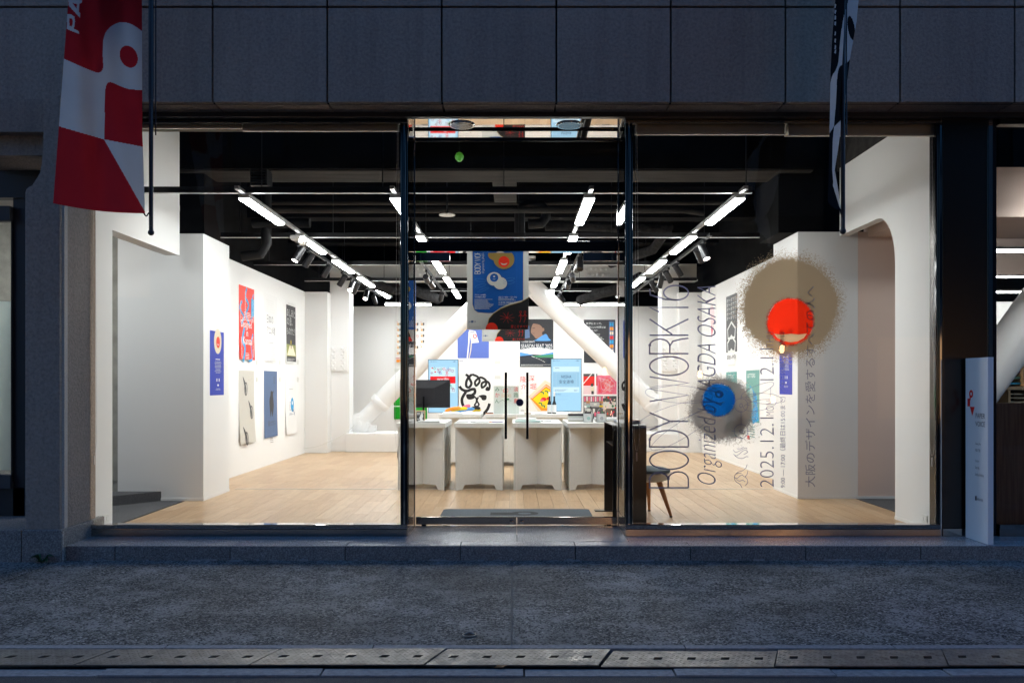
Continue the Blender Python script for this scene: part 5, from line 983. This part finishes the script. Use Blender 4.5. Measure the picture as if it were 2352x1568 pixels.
for k, (u, v) in enumerate(((1136, 828), (1136, 862), (906, 846), (1286, 850))): tag(bx('caption_card', 'ink_lgrey', X(u, yk), X(u + 14, yk), YB - .006, YB - .0005, Z(v + 8, yk), Z(v, yk)), 'small white caption card ' + ('right of the lanyard poster', 'right of the curly face poster', 'between the rice ball and green posters', 'under the stadium poster')[k], 'caption', 'caption cards on the back wall')
# ---- left wall
def left(label, x0, x1, v0, v1, bgm, draw, curl=.0, xw=-3.8085):
    y0, y1 = xw * F / (x0 - VX), xw * F / (x1 - VX); return poster('wall_poster', label, 'poster', (xw, y0, Z(v0, y0)), (0, 1, 0), (1, 0, 0), y1 - y0, Z(v0, y0) - Z(v1, y0), bgm, draw, GP, curl)
def d_red(s, h):
    for k, P_ in enumerate(([(.5, .02), (.42, .2), (.62, .35), (.45, .55), (.7, .75)], [(.95, .1), (.8, .3), (.9, .5), (.75, .62)], [(.2, .3), (.05, .45), (.3, .6), (.15, .75)], [(.35, .8), (.2, 1.05), (.35, 1.2), (.2, 1.48)], [(.9, .9), (.75, 1.1), (.8, 1.4), (.55, 1.45)])): s.line('ink_cyan', spline(P_, 6), (.07, .045, .06, .1, .05)[k])
    s.rect('ink_cyan', .78, .2, .99, .55)
    for t, x, y in (('SHINGO TAKEHIRO', .93, .22), ('SATOSHI KONDO', .42, .1), ('CHIHIRO SUZUKI', .12, .3), ('AKIHITO MATSUNAGA', .9, .95), ('SHINICHI NAGASUNA', .15, 1.0)): s.text('ink_white', t, x - .05, y, .085, rot=-90, fit=.42)
    s.text('ink_white', 'JAGDA Exhibition 2025', .18, .67, .09, fit=.75); s.text('ink_white', 'Designed', .1, .8, .2, fit=.7); s.text('ink_white', 'in', .42, .97, .2); s.text('ink_white', 'Kansai', .2, 1.13, .22, fit=.6); s.lines('ink_white', .3, .5, .5, 4, .03, .01); s.lines('ink_white', .35, 1.3, .25, 5, .03, .01)
def d_anime(s, h): s.lines('ink_lgrey', .15, .12, .7, 6, .045, .008); s.text('ink_black', '日本の', .18, .58, .2, fit=.5, thin=-.01); s.text('ink_black', 'アニメ魂', .18, .8, .18, fit=.65, thin=-.01); s.lines('ink_grey', .18, .98, .6, 1, .04, .012); s.lines('ink_lgrey', .18, 1.08, .65, 8, .045, .01)
def d_night(s, h):
    s.rect('ink_night', .06, .1, .94, h - .05); s.text('ink_white', 'あしあと', .1, .36, .22, fit=.78, thin=-.015); s.text('ink_white', 'の音、', .1, .56, .22, fit=.55, thin=-.015); s.text('ink_white', 'ものがたり', .1, .78, .2, fit=.8, thin=-.015); s.rect('ink_moss', .06, 1.02, .94, 1.3); s.face('ink_cream', [(.35, 1.05), (.65, 1.05), (.9, 1.28), (.1, 1.28)]); s.ell('ink_yellow', .48, .97, .03, .06); s.rect('ink_night', .45, 1.02, .51, 1.12); s.lines('ink_lgrey', .1, 1.36, .7, 5, .03, .01); s.text('ink_grey', 'ASHIATO NO OTO', .2, .08, .05, fit=.6)
def d_horn(s, h):
    for cx_, cy_ in ((.42, .28), (.78, .75), (.38, 1.25)): s.face('ink_dgrey', spline([(cx_ - .18, cy_ - .16), (cx_ - .02, cy_ - .05), (cx_ + .06, cy_ + .1), (cx_ + .0, cy_ + .18), (cx_ - .06, cy_ + .05)], 5, True)); s.line('ink_dgrey', arc(cx_ + .02, cy_ + .08, .09, .12, 0, 340, 16), .03, True)
    for k in range(16): s.ell('ink_brown', random.uniform(.1, .9), random.uniform(.1, 1.4), .008, .008, 6)
def d_crow(s, h): s.face('ink_night', spline([(.5, .42), (.62, .42), (.68, .52), (.72, .75), (.6, .95), (.55, .82), (.48, .95), (.42, .75), (.4, .6), (.47, .5)], 5, True)); s.face('ink_night', [(.62, .44), (.74, .4), (.64, .5)]); s.text('ink_dgrey', '葉とガラス', .28, 1.12, .12, fit=.55); s.lines('ink_dgrey', .4, 1.38, .25, 3, .04, .01); s.lines('ink_dgrey', .7, .12, .12, 5, .03, .01)
def d_gun(s, h): s.lines('ink_grey', .35, .4, .35, 1, .03, .02); s.text('ink_slate', '13', .28, .92, .32, fit=.22, thin=-.02); s.ell('ink_cyan', .62, .78, .14, .17); s.ell('ink_white', .62, .74, .05, .05); s.line('ink_slate', [(.6, .88), (.68, .95), (.76, .9)], .03); s.ell('ink_slate', .78, .99, .03, .05); s.text('ink_slate', 'GUNZE', .3, 1.02, .07); s.lines('ink_grey', .52, 1.0, .2, 1, .03, .015)
left('red poster with blue squiggles and white exhibition lettering', 548.5, 583.6, 652.7, 824, 'ink_hotred', d_red, .015); left('white poster with thin black Japanese title', 606, 636.5, 672, 829, 'ink_paper', d_anime, .01); left('black night scene poster with white handwritten title', 655.5, 679.8, 688, 834, 'ink_paper', d_night, .015)
left('pale grey poster with three dark horn shapes', 548.5, 583.6, 850, 1021, 'ink_sand', d_horn, .03); left('slate blue poster with a dark crow', 606, 636.5, 851, 1007, 'ink_slate', d_crow, .012); left('white poster with a blue anniversary numeral', 655.5, 679.8, 853, 998, 'ink_paper', d_gun, .025)
def d_sun(s, h):
    s.ell('ink_cream', .55, .24, .27, .3); s.ell('ink_orange', .57, .26, .14, .14); s.ell('ink_hotred', .57, .26, .125, .125); s.line('ink_pale', [(.5, .3), (.57, .33), (.64, .3)], .02); s.lines('ink_white', .33, .66, .42, 1, .04, .02, True); s.lines('ink_lgrey', .3, .72, .5, 9, .033, .01, True); s.rect('ink_white', .44, 1.13, .5, 1.2); s.rect('ink_white', .6, 1.13, .66, 1.2); s.ell('ink_white', .55, 1.29, .06, .025); s.lines('ink_lgrey', .35, 1.37, .4, 2, .025, .008, True)
left('blue poster with a red sun on the side of the left corner block', 482, 514, 758, 908, 'ink_blue', d_sun, 0, -3.3535)
for k, (u, v) in enumerate(((588, 826), (641, 826), (682, 826), (588, 866), (641, 866), (682, 866))):
    y = -3.809 * F / (u - VX); tag(bx('caption_card', 'ink_lgrey', -3.8095, -3.805, y, y + .12, Z(v + 11, y), Z(v, y)), 'small white caption card right of the ' + ('red exhibition poster', 'thin titled white poster', 'night scene poster', 'horn shape poster', 'crow poster', 'anniversary numeral poster')[k], 'caption', 'caption cards on the left wall')
# ---- right wall
def right(label, x0, x1, v0, v1, bgm, draw, xw=3.4385):
    y0, y1 = xw * F / (x0 - VX), xw * F / (x1 - VX); return poster('wall_poster', label, 'poster', (xw, y1, Z(v0, y0)), (0, -1, 0), (-1, 0, 0), y1 - y0, Z(v0, y0) - Z(v1, y0), bgm, draw, GP)
def d_bw(s, h):
    s.rect('ink_dgrey', 0, 0, 1, h - .2)
    for k in range(5): s.text('ink_lgrey', 'オーオサカ', .05, .14 + k * .1, .1, fit=.9)
    for k in range(3): s.line('ink_lgrey', [(.15, .75 + k * .3), (.5, .6 + k * .3), (.85, .75 + k * .3), (.8, .95 + k * .3), (.2, .95 + k * .3)], .05, True)
    s.text('ink_black', 'EIEI-PEI', .08, h - .05, .12, fit=.8)
def d_tealp(s, h): s.rect('ink_teal', .0, .0, 1, h * .72); s.face('ink_cyan', [(.3, .3), (.8, .5), (.95, 1.0), (.5, 1.1)]); s.ell('ink_mint', .4, .6, .15, .25); s.text('ink_white', 'LETTERS', .1, .15, .12, fit=.6); s.lines('ink_teal', .3, h * .78, .5, 5, .05, .018); s.rect('ink_red', .1, h * .92, .3, h * .97)
def d_pinkl(s, h): s.face('ink_pale', spline([(.3, .3), (.7, .35), (.75, .8), (.4, .95), (.35, .6)], 5, True)); s.face('ink_pink', spline([(.4, .8), (.6, .9), (.45, 1.1)], 5, True))
right('white poster with a loose pink shape, farthest along the right wall', 1646, 1626, 672, 828, 'ink_paper', d_pinkl); right('black and white poster of hexagon shapes on the right wall', 1693.5, 1668, 672, 828, 'ink_paper', d_bw)
right('teal poster on the right wall, half hidden by the grey sprayed blob', 1692.5, 1668, 853, 1005, 'ink_teal', d_tealp); right('teal poster with cyan leaf shape and red square on the right wall', 1744.5, 1714, 849, 1019, 'ink_paper', d_tealp); right('white poster with a thin black title on the right wall', 1744.5, 1714, 655, 826, 'ink_paper', d_anime)
right('blue poster on the side of the right corner block', 1819.7, 1790.6, 753, 906, 'ink_blue', d_sun, 3.1255)

# ================================================================== VINYL ON THE RIGHT WINDOW
YV = 7.4085; kv = YV / F
def gx(u): return (u - 1450) * kv
def gy(v): return (v - 560) * kv
def vinyl(name, label, cat, draw):
    t = thing(name, label, cat, (X(1450, YV), YV, Z(560, YV))); s = Sheet(t, 1.0, z0=.0006, dz=.0002); draw(s); s.done(); t.rotation_euler = (R(90), 0, 0); return t
vinyl('window_lettering', 'large thin navy lettering BODY WORK 16 running up the right window', 'lettering', lambda s: bodywork(s, 'vinyl', gx(1581), gy(1119.5), 464 * kv, 89 * kv, 3.3 * kv))
vinyl('window_lettering', 'slanted navy lettering Organized by JAGDA OSAKA on the right window', 'lettering', lambda s: s.text('vinyl', 'Organized by JAGDA OSAKA', gx(1644.5), gy(1118), 64 * kv, rot=90, shear=.2, thin=-.017, fit=461 * kv, res=5))
def dates(s):
    for t, a, b, sz in (('2025.12.1', 1120, 958, 47), ('MON', 956, 920, 27), ('—', 912, 890, 30), ('12.11', 882, 800, 47), ('THU', 798, 762, 27)): s.text('vinyl', t, gx(1777.5), gy(a), sz * kv, rot=90, thin=-.018, fit=(a - b) * kv, res=5)
vinyl('window_lettering', 'navy date lettering 2025.12.1 MON to 12.11 THU on the right window', 'lettering', dates)
vinyl('window_lettering', 'small navy opening hours lettering beside the date on the right window', 'lettering', lambda s: s.text('vinyl', '9:00 — 17:00（最終日は15:00まで）／土日休館／入場無料', gx(1803), gy(1120), 14 * kv, rot=90, fit=358 * kv, res=2))
vinyl('window_lettering', 'pale blue Japanese sentence running up the right window', 'lettering', lambda s: s.text('vinyl_light', '大阪のデザインを愛するすべての人へ', gx(1870.5), gy(1119), 25 * kv, rot=90, fit=462 * kv, res=3))
k1 = kv
speckle('film_brown', (.52, .4, .27), 104 * k1, 140 * k1, 230, (.58, .45, .3), .14, .35); speckle('film_grey', (.56, .525, .51), 66 * k1, 90 * k1, 230, (.5, .46, .44), .12, .3); speckle('film_grey_tail', (.56, .525, .51), 0 * k1, 62 * k1, 170, tr=.3); speckle('film_redspk', (.9, .03, .006), 52 * k1, 60 * k1, 420, (.95, .03, .01), .45, .9); speckle('film_bluespk', (.003, .12, .5), 36 * k1, 43 * k1, 420, (.005, .13, .5), .3, .6)
from mathutils.geometry import tessellate_polygon
MOUTH = [(1778, 766), (1797, 768), (1816, 766), (1835, 768), (1854, 765), (1846, 776), (1832, 784), (1816, 786), (1800, 783), (1786, 776)]
def film(name, label, m, u, v, r, dy, hole=None):
    bm = BM(); loops_ = [[Vector((r * k1 * math.cos(2 * math.pi * q / 48), r * k1 * math.sin(2 * math.pi * q / 48), 0)) for q in range(48)]]
    if isinstance(hole, list): loops_.append([Vector(((a - u) * k1, (v - b) * k1, 0)) for a, b in hole])
    elif hole: loops_.append([Vector(((hole[0] - u + hole[2] * math.cos(2 * math.pi * q / 40)) * k1, (v - hole[1] + hole[2] * math.sin(2 * math.pi * q / 40)) * k1, 0)) for q in range(40)])
    vs_ = [bm.verts.new(p_) for lp_ in loops_ for p_ in lp_]
    for tri in tessellate_polygon(loops_): bm.faces.new([vs_[q] for q in tri])
    o = obj(name, bm, m); o.location = (X(u, YV), YV + .004 + dy, Z(v, YV)); o.rotation_euler = (R(90), 0, 0)
    return tag(o, label, 'window graphic')
b_ = film('film_disc', 'big brown sprayed disc graphic on the right window', 'film_brown', 1815, 703, 150, 0, (1816, 738, 53)); g_ = film('film_disc', 'grey sprayed blob graphic on the right window', 'film_grey', 1657, 938, 96, .0, (1651, 918, 37))
film('film_spray', 'scatter of grey spray dots trailing off the grey blob', 'film_grey_tail', 1697, 975, 64, .001)
film('film_disc', 'glowing red disc graphic over the brown sprayed disc', 'film_redspk', 1816, 738, 64, -.0012, MOUTH); film('film_disc', 'blue disc graphic over the grey sprayed blob', 'film_bluespk', 1651, 918, 47, -.0012)
vinyl('window_mouth', 'tan smiling mouth shape on the red disc graphic', 'window graphic', lambda s: s.face('film_tan', [(gx(a), gy(b)) for a, b in MOUTH]))
def face_(s):
    s.line('film_line', [(gx(a), gy(b)) for a, b in arc(1652, 905, 8, 7, 0, 340, 16)], 3.5 * kv, True); s.line('film_line', [(gx(a), gy(b)) for a, b in arc(1652, 903, 22, 13, 200, 340, 12)], 1.2 * kv); s.line('film_line', [(gx(a), gy(b)) for a, b in spline([(1640, 922), (1652, 926), (1664, 922)], 4)], 2.5 * kv)
vinyl('eye_drawing', 'pale eye and mouth lines on the blue disc graphic', 'window graphic', face_)
def loops(s):
    for cx_, cy_, rx, ry, a in ((1560, 905, 78, 20, 4), (1545, 950, 82, 18, -18), (1570, 985, 88, 18, -32), (1740, 895, 40, 10, -22), (1755, 915, 42, 12, 4), (1745, 930, 38, 12, -10)):
        c_, s_ = math.cos(R(a)), math.sin(R(a)); s.line('vinyl', [(gx(cx_ + rx * math.cos(t) * c_ - ry * math.sin(t) * s_), gy(cy_ + rx * math.cos(t) * s_ + ry * math.sin(t) * c_)) for t in (2 * math.pi * q / 44 for q in range(44))], .9 * kv, True)
vinyl('window_loops', 'hairline navy oval loops around the grey blob on the window', 'window graphic', loops)
def targets(s):
    for cx_, cy_, r_ in ((1702, 930, 15.5), (1702, 990, 16)):
        s.line('vinyl', [(gx(a), gy(b)) for a, b in arc(cx_, cy_, r_, r_, 0, 350, 26)], 1.1 * kv, True)
        for dx, dy in ((1, 0), (-1, 0), (0, 1), (0, -1)): s.line('vinyl', [(gx(cx_ + dx * r_ * .8), gy(cy_ + dy * r_ * .8)), (gx(cx_ + dx * r_ * 1.35), gy(cy_ + dy * r_ * 1.35))], 1.1 * kv)
    s.line('vinyl', [(gx(1702), gy(950)), (gx(1702), gy(970))], 1.1 * kv); s.line('vinyl', [(gx(a), gy(b)) for a, b in arc(1702, 931, 3.5, 4.5, 0, 340, 12)], 1.1 * kv, True); s.line('vinyl', [(gx(1702 + 5 * (1 if q % 2 else .45) * math.cos(R(q * 36 + 18))), gy(990 + 5 * (1 if q % 2 else .45) * math.sin(R(q * 36 + 18)))) for q in range(10)], .9 * kv, True)
vinyl('window_targets', 'two thin navy circle marks with crosses on the grey blob', 'window graphic', targets)
def hand1(s):
    for P_ in ([(1685, 1042), (1690, 1046), (1697, 1043), (1705, 1036), (1712, 1033), (1717, 1038), (1708, 1043)], [(1684, 1033), (1690, 1038), (1700, 1034), (1712, 1028), (1716, 1031)], [(1688, 1046), (1696, 1051), (1706, 1052), (1714, 1048), (1719, 1049)], [(1693, 1030), (1700, 1030), (1708, 1026)]): s.line('vinyl', [(gx(a), gy(b)) for a, b in spline(P_, 4)], 1.1 * kv)
def hand2(s):
    for P_ in ([(1716, 1066), (1713, 1074), (1706, 1080), (1696, 1083), (1690, 1088), (1687, 1094), (1692, 1098), (1700, 1092)], [(1687, 1094), (1688, 1102), (1694, 1108), (1700, 1112), (1704, 1119)], [(1718, 1080), (1716, 1088), (1712, 1094), (1716, 1100), (1717, 1108), (1712, 1114)], [(1700, 1092), (1705, 1090), (1709, 1094), (1712, 1094)], [(1690, 1088), (1696, 1086), (1703, 1086)], [(1691, 1100), (1698, 1104), (1706, 1102), (1711, 1106)]): s.line('vinyl', [(gx(a), gy(b)) for a, b in spline(P_, 4)], 1.1 * kv)
vinyl('window_hand', 'navy outline of a pinching hand on the right window', 'window graphic', hand1); vinyl('window_hand', 'navy outline of two hands forming a heart on the right window', 'window graphic', hand2)

# ================================================================== FLAGS
def inside(p, poly):
    x, y = p; r_ = False; j = len(poly) - 1
    for i in range(len(poly)):
        (xi, yi), (xj, yj) = poly[i], poly[j]
        if (yi > y) != (yj > y) and x < (xj - xi) * (y - yi) / (yj - yi) + xi: r_ = not r_
        j = i
    return r_
def lerp_tab(tab, v):
    for (a, fa), (b, fb) in zip(tab, tab[1:]):
        if v <= b: return fa + (fb - fa) * (v - a) / (b - a)
    return tab[-1][1]
def banner(name, label, lt, rt, dl, dr, vtop, vbot, classify, mats, nu, nv, wave):
    """cloth whose left and right hems follow the photo rows vtop..vbot; dl, dr give each hem's depth"""
    bm = BM(); grid = []
    for j in range(nv + 1):
        row = []; v = vtop + (vbot(0) - vtop) * j / nv
        for i in range(nu + 1):
            s_ = i / nu; vv = vtop + (vbot(s_) - vtop) * j / nv; u = lerp_tab(lt, vv) * (1 - s_) + lerp_tab(rt, vv) * s_; D = dl(vv) * (1 - s_) + dr(vv) * s_ + wave(s_, vv)
            row.append((bm.verts.new((X(u, D), D, Z(vv, D))), u, vv))
        grid.append(row)
    for j in range(nv):
        for i in range(nu):
            q = (grid[j][i], grid[j][i + 1], grid[j + 1][i + 1], grid[j + 1][i]); f = bm.faces.new([a[0] for a in q]); f.material_index = classify(sum(a[1] for a in q) / 4, sum(a[2] for a in q) / 4); f.smooth = True
    me = bpy.data.meshes.new(name); bm.to_mesh(me); bm.free()
    for m_ in mats: me.materials.append(M[m_])
    return bpy.data.objects.new('cloth', me)
Zm = lambda pts, ox=0, oy=0, k=1.742: [((ox + a / k) / 1.7415, (oy + b / k) / 1.7415) for a, b in pts]
WA = Zm(spline([(440, 408), (560, 462), (640, 495), (685, 508), (712, 492), (719, 455), (715, 350), (722, 270), (745, 215), (785, 178), (845, 156), (905, 166), (950, 190), (1000, 228)], 4) + [(1000, 630)] + spline([(980, 628), (900, 622), (840, 602), (790, 579), (762, 574), (742, 592), (733, 640), (730, 760), (725, 972)], 4) + [(400, 878)])
WH = Zm([(897 + 62 * math.cos(t) + 14 * math.sin(t), 396 + 77 * math.sin(t)) for t in (2 * math.pi * q / 40 for q in range(40))]); WT = Zm([(725, 972), (1000, 1024), (1024, 1500)])
WP = Zm([(466, 180), (548, 218), (552, 236), (549, 237), (466, 204)]) ; WP2 = Zm([(470, 100), (500, 104), (518, 118), (523, 150), (514, 206), (502, 200), (468, 186), (466, 150)]); WPh = Zm([(484, 130), (500, 132), (507, 146), (502, 188), (483, 180)])
WA1 = Zm([(475, -20), (570, -20), (570, 20), (552, 30), (548, 84), (560, 95), (556, 125), (478, 40)]); WA1h = Zm([(505, 22), (538, 32), (534, 66)])
def cls_l(u, v):
    p_ = (u, v)
    if inside(p_, WA): return 0 if inside(p_, WH) else 1
    if inside(p_, WT): return 1
    if inside(p_, WP) or (inside(p_, WP2) and not inside(p_, WPh)) or (inside(p_, WA1) and not inside(p_, WA1h)): return 1
    return 0
lf = thing('flag_banner', 'red and white logo banner hanging from a dark pole at the left', 'flag', (X(347, 6.5), 6.5, Z(535, 6.5)))
cl = banner('cloth', '', [(-330, 176), (0, 157), (467, 122), (600, 112)], [(-330, 322), (0, 326), (300, 327), (490, 333), (600, 336)], lambda v: 6.62 - .00095 * (v + 330), lambda v: 6.5, -330, lambda s: 467 + 23 * s + 6 * math.sin(s * 3.1), cls_l, ['flag_red', 'flag_white'], 150, 600, lambda s, v: (.03 * math.sin(s * 6.2 + v * .004) + .014 * math.sin(s * 15 - v * .011 + 1)) * s * (1 - s) * 4)
link(cl, lf); cl.location = -lf.location
def pole(t, u, y, v1, y_arm):
    bm = BM(); xx = X(u, y); tube(bm, [(xx, y, Z(v1, y)), (xx, y, Z(230, y))], .0155, 14); tube(bm, [(xx, y, Z(230, y)), (xx, y, Z(-340, y))], .0185, 14); o = obj('pole', bm, 'dark_frame', t, smooth=True); o.location = -t.location
    bm = BM(); bmesh.ops.create_uvsphere(bm, u_segments=14, v_segments=10, radius=.023, matrix=Matrix.Translation((xx, y, Z(v1, y)))); o = obj('finial', bm, 'dark_frame', t, smooth=True); o.location = -t.location
    bm = BM(); tube(bm, [(xx + .03, y + .01, Z(310, y)), (xx + .03, y + .01, Z(-340, y))], .005, 8); tube(bm, [(xx, y, Z(-300, y)), (xx, 7.06, Z(-300, y))], .02, 10); tube(bm, [(xx, y, Z(-180, y)), (xx, 7.06, Z(-180, y))], .02, 10); o = obj('bracket', bm, 'dark_frame', t, smooth=True); o.location = -t.location
pole(lf, 347, 6.5, 534, 0)
bm = BM(); tube(bm, spline([(X(330, 6.5), 6.5, Z(489, 6.5)), (X(336, 6.49), 6.49, Z(497, 6.5)), (X(343, 6.48), 6.48, Z(490, 6.5)), (X(345, 6.48), 6.48, Z(505, 6.5)), (X(347, 6.48), 6.48, Z(520, 6.5))], 4), .005, 6); o = obj('tie_cord', bm, 'black_metal', lf); o.location = -lf.location
BA = Zm(spline([(345, -40), (330, 30), (305, 120), (288, 220), (276, 330), (268, 430), (248, 492), (222, 535), (205, 620)], 4) + [(195, 700), (195, 930), (210, 925)] + spline([(237, 880), (252, 700), (258, 560), (268, 488), (285, 458), (330, 436), (352, 405)], 4) + [(420, 330), (430, -40)], 3200, 0); BH = Zm([(357 + 24 * math.cos(t) - 12 * math.sin(t), 196 - 84 * math.sin(t)) for t in (2 * math.pi * q / 40 for q in range(40))], 3200, 0)
BT = Zm([(296, 828), (278, 965), (243, 1180), (232, 1275), (224, 1180), (228, 980), (237, 884)], 3200, 0); BL = Zm([(243, 1190), (292, 1470), (274, 1440), (229, 1290)], 3200, 0); BX = [Zm([(243, a), (252, a + 4), (249, a + 30), (240, a + 26)], 3200, 0) for a in (30, 70, 110, 150, 220, 270, 315, 345)]
def cls_r(u, v):
    p_ = (u, v)
    if inside(p_, BA): return 0 if inside(p_, BH) else 1
    return 1 if inside(p_, BT) or inside(p_, BL) or any(inside(p_, q) for q in BX) else 0
rf = thing('flag_banner', 'black and white logo banner twisting on a dark pole at the right', 'flag', (X(1936, 6.5), 6.5, Z(532, 6.5))); zr = lambda tab: [(b / 1.742 / 1.7415, (3200 + a / 1.742) / 1.7415) for a, b in tab]
cl = banner('cloth', '', [(-330, 1925)] + zr([(245, 0), (222, 300), (213, 500), (210, 700), (205, 920), (198, 1250), (193, 1400), (205, 1425), (240, 1452), (282, 1468)]), [(-330, 1985)] + zr([(408, 0), (395, 150), (350, 400), (325, 600), (305, 780), (290, 860), (276, 960), (258, 1100), (256, 1200), (275, 1380), (288, 1470)]), lambda v: 6.25, lambda v: 6.75 - .0005 * max(0, v), -330, lambda s: 484, cls_r, ['flag_black', 'flag_white'], 60, 520, lambda s, v: .03 * math.sin(s * 5 + v * .01))
link(cl, rf); cl.location = -rf.location; pole(rf, 1936, 6.5, 531, 0)
bm = BM(); tube(bm, spline([(X(1930, 6.5), 6.5, Z(482, 6.5)), (X(1932, 6.48), 6.48, Z(492, 6.5)), (X(1935, 6.48), 6.48, Z(500, 6.5))], 4), .005, 6); o = obj('tie_cord', bm, 'black_metal', rf); o.location = -rf.location

# ================================================================== ACROSS THE STREET (seen only as reflections)
ob = thing('opposite_building', 'dark building across the street with a few warm lit windows', 'building', (0, -5.0, 0)); bx('wall', 'street_wall', -16, 16, -5.6, -5.0, -.1, 11, ob)
for k in range(-4, 5):
    for r_ in range(3):
        lit_ = (k, r_) in ((1, 0), (2, 0), (3, 0), (-3, 1)); wv = bx('window', 'warm_pane' if lit_ else 'street_pane', k * 3 - .9, k * 3 + .9, -4.999, -4.96, .6 + r_ * 2.7, 2.4 + r_ * 2.7, ob)
struct(bx('far_pavement', 'kerb_concrete', -40, 40, -5.0, -3.0, -.2, 0))
for k, (x, z) in enumerate(((2.1, 1.58), (2.3, .62), (5.9, 2.05), (5.7, .95), (4.1, 1.5))):
    t = thing('wall_lantern', 'small warm lantern across the street ' + ('level with the doors', 'low beside the doors axis', 'high across from the totem sign', 'low across from the totem sign', 'between the two pairs')[k], 'lamp', (x, -4.75, z), 'lanterns across the street'); bm = BM(); lathe(bm, [(.03, 0), (.05, .03), (.05, .12), (.03, .17)], seg=14); obj('glass_shade', bm, 'lamp_warm', t, smooth=True); bm = BM(); lathe(bm, [(.065, .171), (.03, .21)], seg=14); obj('cap', bm, 'black_metal', t); bm = BM(); box(bm, -.01, .01, -.21, .0, .18, .2); obj('bracket', bm, 'black_metal', t)
